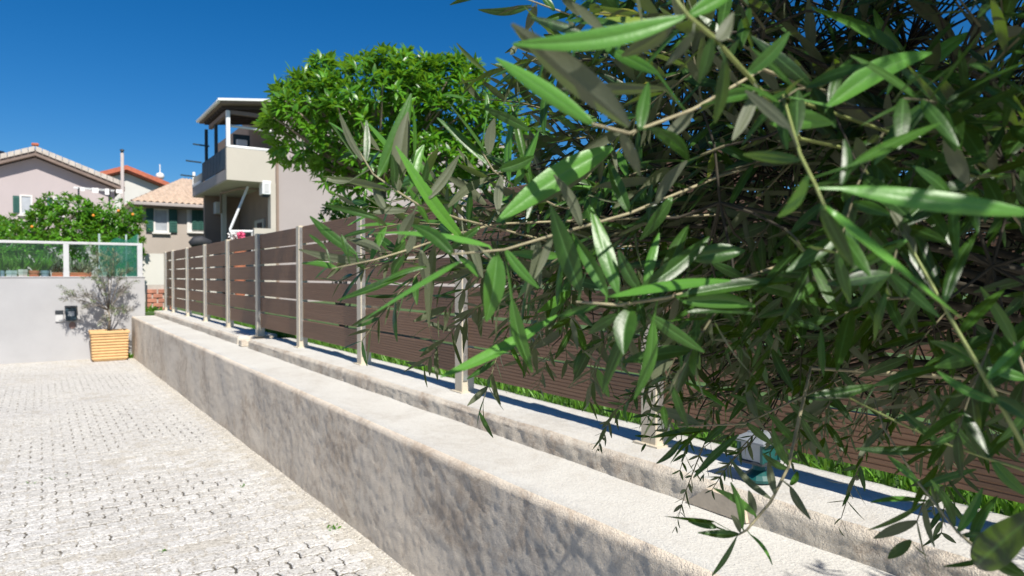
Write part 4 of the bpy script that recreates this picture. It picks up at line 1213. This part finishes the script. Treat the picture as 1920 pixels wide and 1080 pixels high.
# base px, tip px, projected width px, side turned to the viewer or painted tone, bend, depth change to the tip
HERO = {  # y leaves painted sunlit bright, d leaf painted shade dark
 'A': [(710, 330, 771, 176, 36, 't', .04, 0), (747, 357, 765, 210, 32, 'u', .02, 0), (777, 293, 774, 196, 9, 't', .05, 0), (685, 308, 687, 226, 13, 't', .03, 0),
       (680, 302, 637, 212, 13, 'u', .05, 0), (668, 297, 617, 229, 8, 't', .05, 0), (727, 356, 604, 331, 21, 'u', .06, .02), (722, 392, 698, 342, 18, 'u', .05, 0),
       (773, 347, 795, 272, 26, 't', .05, 0), (800, 374, 860, 292, 20, 'u', .1, .02), (840, 388, 921, 332, 17, 'u', .05, .03), (870, 452, 746, 279, 24, 'y', .10, -.05),
       (738, 350, 735, 290, 16, 't', .1, 0), (760, 395, 700, 398, 14, 'u', .1, 0), (775, 400, 748, 455, 22, 'u', .1, 0), (790, 350, 800, 300, 14, 't', .05, 0), (655, 340, 612, 336, 8, 'u', .05, 0),
       (900, 425, 838, 470, 16, 't', .1, 0), (940, 432, 985, 350, 20, 't', .1, 0), (1000, 446, 1015, 540, 20, 'u', .1, 0)],
 'B': [(668, 476, 583, 407, 20, 't', .08, 0), (690, 489, 562, 468, 16, 'u', .03, 0), (613, 470, 580, 440, 6, 't', .02, 0), (713, 468, 658, 450, 14, 'u', .1, 0), (634, 504, 566, 494, 10, 't', .05, 0),
       (708, 409, 606, 384, 14, 't', .08, 0), (652, 478, 640, 440, 12, 't', .1, 0), (773, 507, 634, 563, 16, 't', .06, 0), (800, 500, 700, 540, 12, 't', .08, 0), (757, 480, 735, 520, 18, 't', .1, 0),
       (760, 475, 778, 430, 16, 'u', .05, 0), (790, 470, 800, 540, 22, 'u', .06, 0), (815, 460, 805, 612, 26, 'u', .05, .03), (735, 478, 760, 452, 14, 't', .1, 0), (880, 440, 905, 520, 18, 'u', .1, 0)],
 'C': [(917, 462, 693, 438, 17, 'y', .03, .03), (850, 477, 773, 423, 28, 't', .06, 0), (863, 490, 657, 617, 17, 'y', -.12, 0), (932, 478, 912, 600, 46, 't', .10, -.02), (900, 520, 862, 485, 14, 't', .05, 0),
       (1010, 450, 985, 560, 24, 'u', .08, 0), (1035, 440, 1003, 520, 16, 'u', .1, 0), (947, 468, 1010, 540, 20, 't', .1, 0), (1045, 592, 826, 707, 18, 'y', -.08, -.02), (960, 563, 998, 697, 28, 't', .06, 0),
       (1148, 276, 931, 416, 52, 'y', .10, -.04), (1140, 290, 935, 395, 40, 'u', .08, -.03), (1090, 425, 1040, 330, 22, 'u', .08, 0), (1180, 400, 1140, 300, 26, 't', .1, 0), (1230, 380, 1290, 300, 24, 'u', .1, 0), (1260, 370, 1200, 450, 26, 't', .1, 0)],
 'D': [(917, 310, 821, 222, 15, 't', .06, 0), (910, 288, 839, 191, 9, 't', .05, 0), (917, 288, 927, 222, 22, 'u', .06, 0), (993, 244, 907, 203, 20, 't', .1, 0), (937, 318, 1001, 293, 24, 't', .1, 0),
       (913, 215, 912, 176, 9, 't', .05, 0), (965, 350, 1010, 245, 20, 't', .08, 0), (955, 340, 975, 190, 18, 't', .05, .02), (1000, 365, 960, 200, 14, 't', .05, 0), (940, 330, 935, 400, 18, 'u', .1, 0), (1020, 250, 1050, 120, 16, 't', .05, .02), (1010, 380, 1070, 310, 22, 'u', .1, 0)],
 'E': [(1087, 545, 1032, 385, 46, 't', .10, .02), (1138, 553, 1075, 440, 28, 't', .08, .02), (1158, 548, 1109, 390, 38, 't', .08, .02), (1200, 545, 1160, 470, 26, 't', .1, 0), (1194, 550, 1330, 444, 34, 't', .08, .04),
       (1140, 556, 1370, 526, 16, 'y', -.04, -.03), (1275, 556, 1492, 526, 24, 't', .05, 0), (1283, 566, 1416, 574, 34, 't', .05, 0), (1290, 585, 1415, 590, 16, 't', .05, 0), (1296, 484, 1396, 470, 40, 't', .05, 0),
       (1182, 578, 1170, 664, 46, 't', .1, -.02), (1200, 590, 1130, 738, 26, 't', .06, 0), (1215, 590, 1320, 660, 26, 't', .06, 0), (1225, 600, 1190, 745, 26, 't', .08, .02), (1160, 590, 1105, 625, 22, 't', .1, 0), (1120, 570, 1045, 594, 14, 't', .05, 0),
       (1240, 545, 1290, 425, 30, 't', .1, .03), (1210, 540, 1235, 440, 20, 't', .1, .02), (1400, 525, 1330, 490, 20, 't', .1, 0), (1440, 510, 1580, 520, 24, 't', .1, 0), (1380, 530, 1540, 575, 26, 't', .06, 0)],
 'F': [(1279, 33, 966, 82, 40, 'y', .05, .01), (1262, 45, 1166, 105, 38, 'u', .08, .01), (1178, 238, 968, 52, 52, 'u', .16, -.02), (1300, 60, 1250, 120, 20, 'u', .1, 0), (1345, 75, 1375, 25, 28, 'u', .1, 0), (1335, 70, 1310, 155, 24, 't', .05, 0),
       (1360, 110, 1340, 230, 26, 't', .08, .03), (1290, 30, 1380, -20, 30, 't', .1, 0), (1400, 140, 1480, 60, 28, 't', .1, 0), (1420, 165, 1375, 260, 24, 'u', .1, 0)],
 'G': [(1113, 234, 933, 111, 36, 'y', .08, .01), (1248, 168, 1052, 167, 20, 'u', .04, .02), (1233, 138, 1130, 88, 26, 't', .08, .02), (1200, 245, 1215, 155, 26, 't', .05, .02), (1220, 240, 1290, 300, 30, 't', .1, .02), (1300, 205, 1240, 260, 26, 'u', .1, 0), (1340, 190, 1440, 175, 26, 't', .06, 0), (1165, 250, 1200, 330, 26, 'u', .1, .02)],
 'H': [(1553, 198, 1747, 99, 46, 'y', .05, .02), (1442, 228, 1561, 232, 42, 'y', -.22, 0), (1577, 353, 1945, 402, 34, 'y', .05, -.01), (1546, 388, 1806, 600, 26, 'y', -.10, 0), (1579, 346, 1583, 262, 18, 't', .05, 0), (1601, 308, 1764, 230, 25, 't', .05, .03),
       (1500, 300, 1395, 290, 24, 't', .06, .02), (1480, 240, 1398, 170, 24, 'u', .08, .02), (1540, 385, 1600, 500, 30, 't', .08, .03), (1515, 330, 1460, 405, 24, 't', .1, .02), (1555, 200, 1600, 110, 22, 't', .05, .03)],
 'I': [(1700, 450, 1620, 500, 24, 't', .1, .03), (1690, 420, 1760, 330, 26, 't', .1, .03), (1770, 570, 1830, 440, 26, 't', .08, .03), (1800, 625, 1885, 540, 26, 't', .08, .02), (1830, 680, 1745, 640, 22, 't', .1, .02), (1870, 755, 1760, 697, 18, 't', .06, .02), (1850, 710, 1920, 640, 24, 't', .1, 0), (1865, 745, 1930, 790, 26, 't', .1, 0), (1740, 520, 1690, 610, 22, 't', .1, .03), (1716, 479, 1660, 380, 20, 'u', .1, .02)],
 'J': [(1339, 978, 1247, 968, 9, 't', .05, 0), (1344, 989, 1290, 977, 15, 't', .08, 0), (1384, 1001, 1310, 999, 16, 't', .08, 0), (1417, 966, 1339, 916, 15, 't', .06, 0), (1392, 990, 1370, 904, 14, 't', .05, 0), (1415, 966, 1404, 920, 15, 'u', .05, 0),
       (1388, 998, 1371, 966, 12, 'u', .05, 0), (1382, 1005, 1335, 1079, 7, 't', -.12, 0), (1407, 1003, 1447, 1058, 6, 't', .12, 0), (1482, 913, 1520, 974, 16, 'u', .10, 0), (1445, 935, 1368, 858, 14, 'u', .06, 0), (1453, 926, 1441, 864, 15, 'u', .05, 0), (1482, 910, 1495, 884, 12, 't', .05, 0),
       (1478, 872, 1448, 800, 16, 't', .05, 0), (1490, 830, 1440, 775, 15, 't', .08, 0), (1385, 815, 1300, 896, 14, 't', -.06, 0), (1478, 880, 1430, 850, 14, 't', .08, 0), (1500, 780, 1545, 850, 15, 't', .05, 0)],
 'K': [(1311, 795, 1220, 766, 22, 'u', .08, 0), (1331, 807, 1220, 821, 12, 't', .05, 0), (1278, 824, 1231, 869, 12, 't', .08, 0), (1312, 808, 1257, 869, 9, 't', .05, 0), (1364, 795, 1322, 832, 16, 't', .08, 0), (1360, 762, 1273, 711, 12, 't', .05, 0), (1290, 800, 1245, 835, 9, 't', .1, 0),
       (1400, 793, 1450, 835, 16, 't', .1, 0), (1420, 785, 1400, 715, 16, 'u', .1, 0), (1480, 755, 1540, 790, 16, 't', .1, 0), (1450, 770, 1370, 740, 15, 't', .06, 0)],
 'L': [(1510, 746, 1640, 722, 24, 't', .05, 0), (1640, 723, 1782, 683, 20, 't', .06, 0), (1759, 838, 1604, 841, 16, 't', .05, 0), (1760, 828, 1690, 770, 16, 't', .1, 0), (1680, 790, 1760, 745, 14, 't', .08, 0), (1779, 816, 1743, 728, 18, 't', .08, 0), (1850, 858, 1910, 800, 20, 't', .08, 0), (1860, 862, 1930, 930, 24, 't', .1, 0), (1830, 850, 1770, 770, 16, 't', .1, 0)],
 'M': [(1722, 905, 1665, 855, 14, 't', .1, 0), (1730, 912, 1830, 880, 14, 't', .06, 0), (1657, 803, 1610, 860, 12, 'u', .1, 0), (1740, 940, 1633, 942, 9, 't', .05, 0), (1796, 998, 1842, 915, 18, 't', .06, 0), (1820, 1020, 1870, 930, 20, 't', .06, -.02), (1790, 985, 1745, 900, 16, 't', .08, 0), (1800, 1005, 1870, 1010, 12, 't', .1, 0), (1853, 1048, 1770, 1062, 9, 't', .05, 0),
       (1830, 1062, 1960, 950, 62, 'd', .06, -.12), (1860, 1050, 1930, 1085, 30, 't', .1, -.05)],
 'N': [(996, 11, 899, 18, 16, 't', .08, 0), (895, -6, 844, 9, 10, 't', .05, 0), (1000, 14, 935, 28, 9, 'u', .05, 0), (1005, 12, 985, 60, 20, 'u', .08, 0), (1070, 28, 1010, 45, 12, 't', .08, 0), (1040, 20, 1010, -15, 14, 't', .05, 0), (1060, 22, 1085, -20, 12, 't', .05, 0), (1100, 40, 1055, 70, 12, 'u', .05, 0), (1105, 40, 1150, -5, 14, 't', .05, 0), (1120, 50, 1175, 90, 14, 'u', .05, 0), (1150, 60, 1110, 120, 14, 't', .05, 0), (1170, 70, 1210, 10, 14, 't', .05, 0), (968, 84, 957, 102, 12, 'u', .05, 0)],
 'O': [(1765, 216, 1848, 146, 40, 't', .08, 0), (1700, 110, 1640, 20, 26, 't', .1, 0), (1720, 140, 1820, 60, 30, 'y', .1, 0), (1830, 310, 1690, 305, 34, 't', .05, 0), (1840, 330, 1930, 300, 34, 't', .05, 0), (1780, 240, 1700, 270, 26, 't', .1, 0), (1860, 360, 1800, 440, 26, 't', .1, 0), (1745, 180, 1670, 190, 22, 't', .1, 0), (1690, 100, 1520, 15, 28, 't', .05, -.1), (1760, 10, 1500, -8, 30, 't', .05, -.1), (1800, 260, 1880, 200, 28, 't', .1, -.05)],
 'Q': [(1905, 650, 1840, 540, 22, 't', .06, 0), (1925, 710, 1850, 690, 22, 't', .1, 0), (1940, 750, 1870, 830, 20, 't', .1, 0), (1930, 725, 1985, 690, 20, 't', .1, 0)],
}
def nearest_on(poly, p):
    best = None
    for k in range(len(poly) - 1):
        a, b_ = poly[k], poly[k + 1]; ab = b_ - a
        t = max(0, min(1, (p - a).dot(ab) / ab.length_squared)); q = a + ab * t
        if best is None or (q - p).length < best[0]: best = ((q - p).length, q)
    return best
nhero = 0
for key, (pts, rad) in STEMS.items():
    poly = [P(*q) for q in pts]
    n = len(poly)
    # the stem carries on to a limb at the crown's heart
    heart = Vector((1.02, .28, 1.45)) if key not in 'JKLMQ' else Vector((1.10, .30, 1.22))
    if key in ('I', 'L', 'M', 'Q', 'O'): heart = Vector((1.0, .12, 1.2))
    e = poly[-1] if key != 'H' and key != 'J' and key != 'I' else (poly[0] if key in 'HJ' else poly[-1])
    full = poly if key not in 'HJ' else poly[::-1]
    tail = [full[-1].lerp(heart, .5) + Vector((0, 0, .02)), heart]
    ntot = len(full) + 2
    rads = [rad * (.45 + .75 * k / ntot) for k in range(ntot)]
    br = MB().tube(full + tail, rads, 6).build('branch', 'stem_green' if key in 'FHIL' else 'twig', ol, smooth=True)
    br_limb = MB().tube([heart, heart.lerp(FK, .5) + Vector((.03, -.02, .03)), FK], [rads[-1] * 1.1, .008, .014], 6).build('limb', 'bark', br, smooth=True)
    dmap = sum(q[2] for q in pts) / len(pts)
    for (bx, by, tx, ty, wp, sd_, bend_, dz_) in HERO.get(key, []):
        bend_ += r8.uniform(-.05, .13)
        # depth at the leaf base: that of the nearest stem point
        bd = min(((q[0] - bx) ** 2 + (q[1] - by) ** 2, q[2]) for q in pts)[1]
        b0 = P(bx, by, bd); nb = nearest_on(poly, b0)
        t0 = P(tx, ty, bd + dz_ + r8.uniform(-.015, .02))
        ax = (t0 - b0); L0 = ax.length; axn = ax.normalized()
        n0 = (_cam - b0); n0 = (n0 - axn * n0.dot(axn)).normalized()
        wproj = .86 * wp / FPX * bd; wt = max(wproj * (1.35 if sd_ == 'u' and L0 > .075 else 1), .118 * L0)
        c_ = min(1, wproj / wt); s_ = math.sqrt(1 - c_ * c_)
        upv = Vector((0, 0, 1)); upv = upv - axn * upv.dot(axn); upv = upv - n0 * upv.dot(n0)
        upv = upv.normalized() if upv.length > 1e-3 else axn.cross(n0)
        nn = n0 * (-c_ if sd_ == 'u' else c_) + upv * s_
        dv = ax + nn * bend_ * L0
        stem_ = nb[1] if nb[0] < .045 else None
        b = LeafMB().leaf(b0, dv, nn, dv.length, wt, bend_, r8.uniform(.25, .7), r8.uniform(.15, .6), r8.uniform(-.7, .7), nl=10, rnd={'y': .975, 'd': 0.0}.get(sd_, r8.uniform(.3, .93)), stem=stem_, sway=r8.uniform(-.07, .07), us=(-1, -.6, -.12, 0, .12, .6, 1))  # y and d tones put sun and shade into the leaf colour
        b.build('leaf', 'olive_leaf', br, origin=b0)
        nhero += 1

# the rest of the crown: shoots spread through the crown's volume
HEART = Vector((1.05, .15, 1.45))
CL = [  # centre, radius, shoots, leaf length
 (P(1240, 110, .95), .12, 9), (P(1330, 90, .85), .20, 26), (P(1500, 110, .80), .22, 30), (P(1700, 90, .80), .24, 34), (P(1860, 150, .85), .26, 34),
 (P(1130, 300, 1.0), .16, 20), (P(1280, 300, 1.0), .20, 30), (P(1430, 300, .95), .22, 34), (P(1600, 300, .95), .24, 36), (P(1780, 330, .9), .26, 36), (P(1900, 420, .95), .26, 34),
 (P(1010, 420, .95), .10, 12), (P(1120, 430, 1.0), .14, 20), (P(1330, 430, 1.1), .18, 22), (P(1480, 460, 1.2), .20, 18), (P(1650, 470, 1.05), .22, 18), (P(1830, 540, .95), .22, 15),
 (P(1060, 590, 1.1), .07, 4, .036), (P(1220, 690, 1.15), .10, 8, .032), (P(1400, 600, 1.2), .16, 22, .034), (P(1560, 610, 1.2), .17, 20, .030), (P(1720, 640, 1.1), .16, 10, .034),
 (P(1340, 740, 1.15), .10, 9, .030), (P(1470, 720, 1.15), .12, 14, .030), (P(1620, 730, 1.15), .08, 4, .028), (P(1800, 700, .95), .10, 2, .04), (P(860, 450, .95), .07, 7), (P(960, 520, 1.0), .07, 5),
 (P(1350, 380, .64), .10, 7), (P(1560, 200, .60), .10, 8), (P(1700, 280, .60), .10, 9), (P(1860, 500, .58), .10, 8), (P(1790, 120, .62), .10, 9), (P(1880, 300, .6), .1, 8), (P(1420, 60, .62), .09, 7),
(P(1600, 560, .98), .16, 13, .046), (P(1750, 600, .88), .15, 12, .050), (P(1480, 600, 1.02), .12, 8, .040), (P(1860, 720, .82), .12, 7, .046), (P(1680, 730, .98), .10, 5, .036), (P(1380, 550, 1.02), .10, 6, .040), (P(1300, 480, .95), .10, 7, .048), (P(1560, 690, 1.05), .10, 5, .034),
 # unseen crown outside the frame, clusters added to shade leaves and fence
 (Vector((.85, .05, 1.78)), .28, 44), (Vector((.95, .15, 1.95)), .26, 46), (Vector((.85, -.25, 2.05)), .36, 50), (Vector((1.1, -.35, 1.8)), .30, 40), (Vector((.75, .40, 2.0)), .22, 30), (Vector((.90, .48, 2.08)), .22, 36),
 (Vector((1.0, -.15, 2.35)), .32, 40), (Vector((.48, -.24, 1.72)), .09, 9), (Vector((.52, -.26, 1.98)), .12, 11), (Vector((1.15, .05, 1.5)), .22, 30), (Vector((.8, .2, 2.3)), .25, 30),
 (Vector((1.40, -.30, 1.45)), .28, 40), (Vector((1.70, -.15, 1.20)), .24, 30), (Vector((1.40, -.50, 1.95)), .32, 40), (Vector((1.75, -.42, 1.60)), .28, 34), (Vector((1.45, -.05, 1.0)), .18, 18),
]
for gx in (.74, .92, 1.06):  # added grid of unseen clusters that shades the crown
    for gy in (-.62, -.34, -.06, .22):
        CL.append((Vector((gx, gy, 2.22 + r8.uniform(-.12, .12))), .20, 15))
recs = []; tw = MB(); lim = MB()
for (c, rr, n, *ll) in CL:
    ll = ll[0] if ll else .058
    m = HEART.lerp(c, .55) + rv(r8) * .05
    lim.tube([FK, FK.lerp(m, .6) + Vector((0, 0, .05)), m, c], [.011, .006, .004, .0016], 6, False)
    for k in range(int(n * 1.08)):
        v_ = rv(r8); p = c + v_ * rr
        if (p - _cam).length < .42: continue
        pj = project(p)
        if p.x > 1.2 and c.x < 1.35: continue
        if pj and pj[0] < 1000 and pj[2] < .8: continue
        dirn = ((p - HEART).normalized() * .55 + v_ * .9 + rv(r8) * .55 + Vector((0, 0, .05)))
        dist = (p - _cam).length
        shoot(None, tw, p, dirn, r8.uniform(.09, .20) * (ll / .052) ** .5, ll, ll * .19, .017 * (ll / .052) ** .5, r8, droop=.5, spread=.85, up=.7, thick=.0014, lst=recs)
        lim.tube([c, c.lerp(p, .6) + rv(r8) * .015, p], [.0016, .0013, .0011], 4, False)
vis = []
for rec in recs:
    pr = project(rec[0] + Vector(rec[1]) * rec[3] * .5)
    s_ = 0
    if pr and -10 < pr[0] < 1930 and -10 < pr[1] < 1090: s_ = rec[3] / pr[2]
    vis.append(s_)
order = sorted(range(len(recs)), key=lambda i: -vis[i])
big = set(order[:max(0, 296 - nhero)])
lb = LeafMB()
for i, rec in enumerate(recs):
    pq = project(rec[0])
    rec = rec[:9] + (rec[9] * (.92 if pq and pq[0] < 1180 else .66) if rec[9] < .992 else rec[9],)  # light put into colour: sunlit left leaves brighter, shaded rest darker
    if (rec[0] - _cam).length < .33: continue
    if i in big:
        LeafMB().leaf(*rec[:9], nl=7, rnd=rec[9]).build('leaf', 'olive_leaf', ol, origin=rec[0])
    else:
        near = vis[i] > .045
        lb.leaf(*rec[:9], nl=6 if near else 4, rnd=rec[9], us=(-1, -.55, 0, .55, 1) if near else (-1, 0, 1))
lb.build('foliage', 'olive_leaf', ol)['kind'] = 'stuff'
tw.build('twigs', 'fine_twig', ol)['kind'] = 'stuff'
lim.build('limbs', 'dark_bark', ol, smooth=True)['kind'] = 'stuff'
print('olive leaves', len(recs), 'hero', nhero)
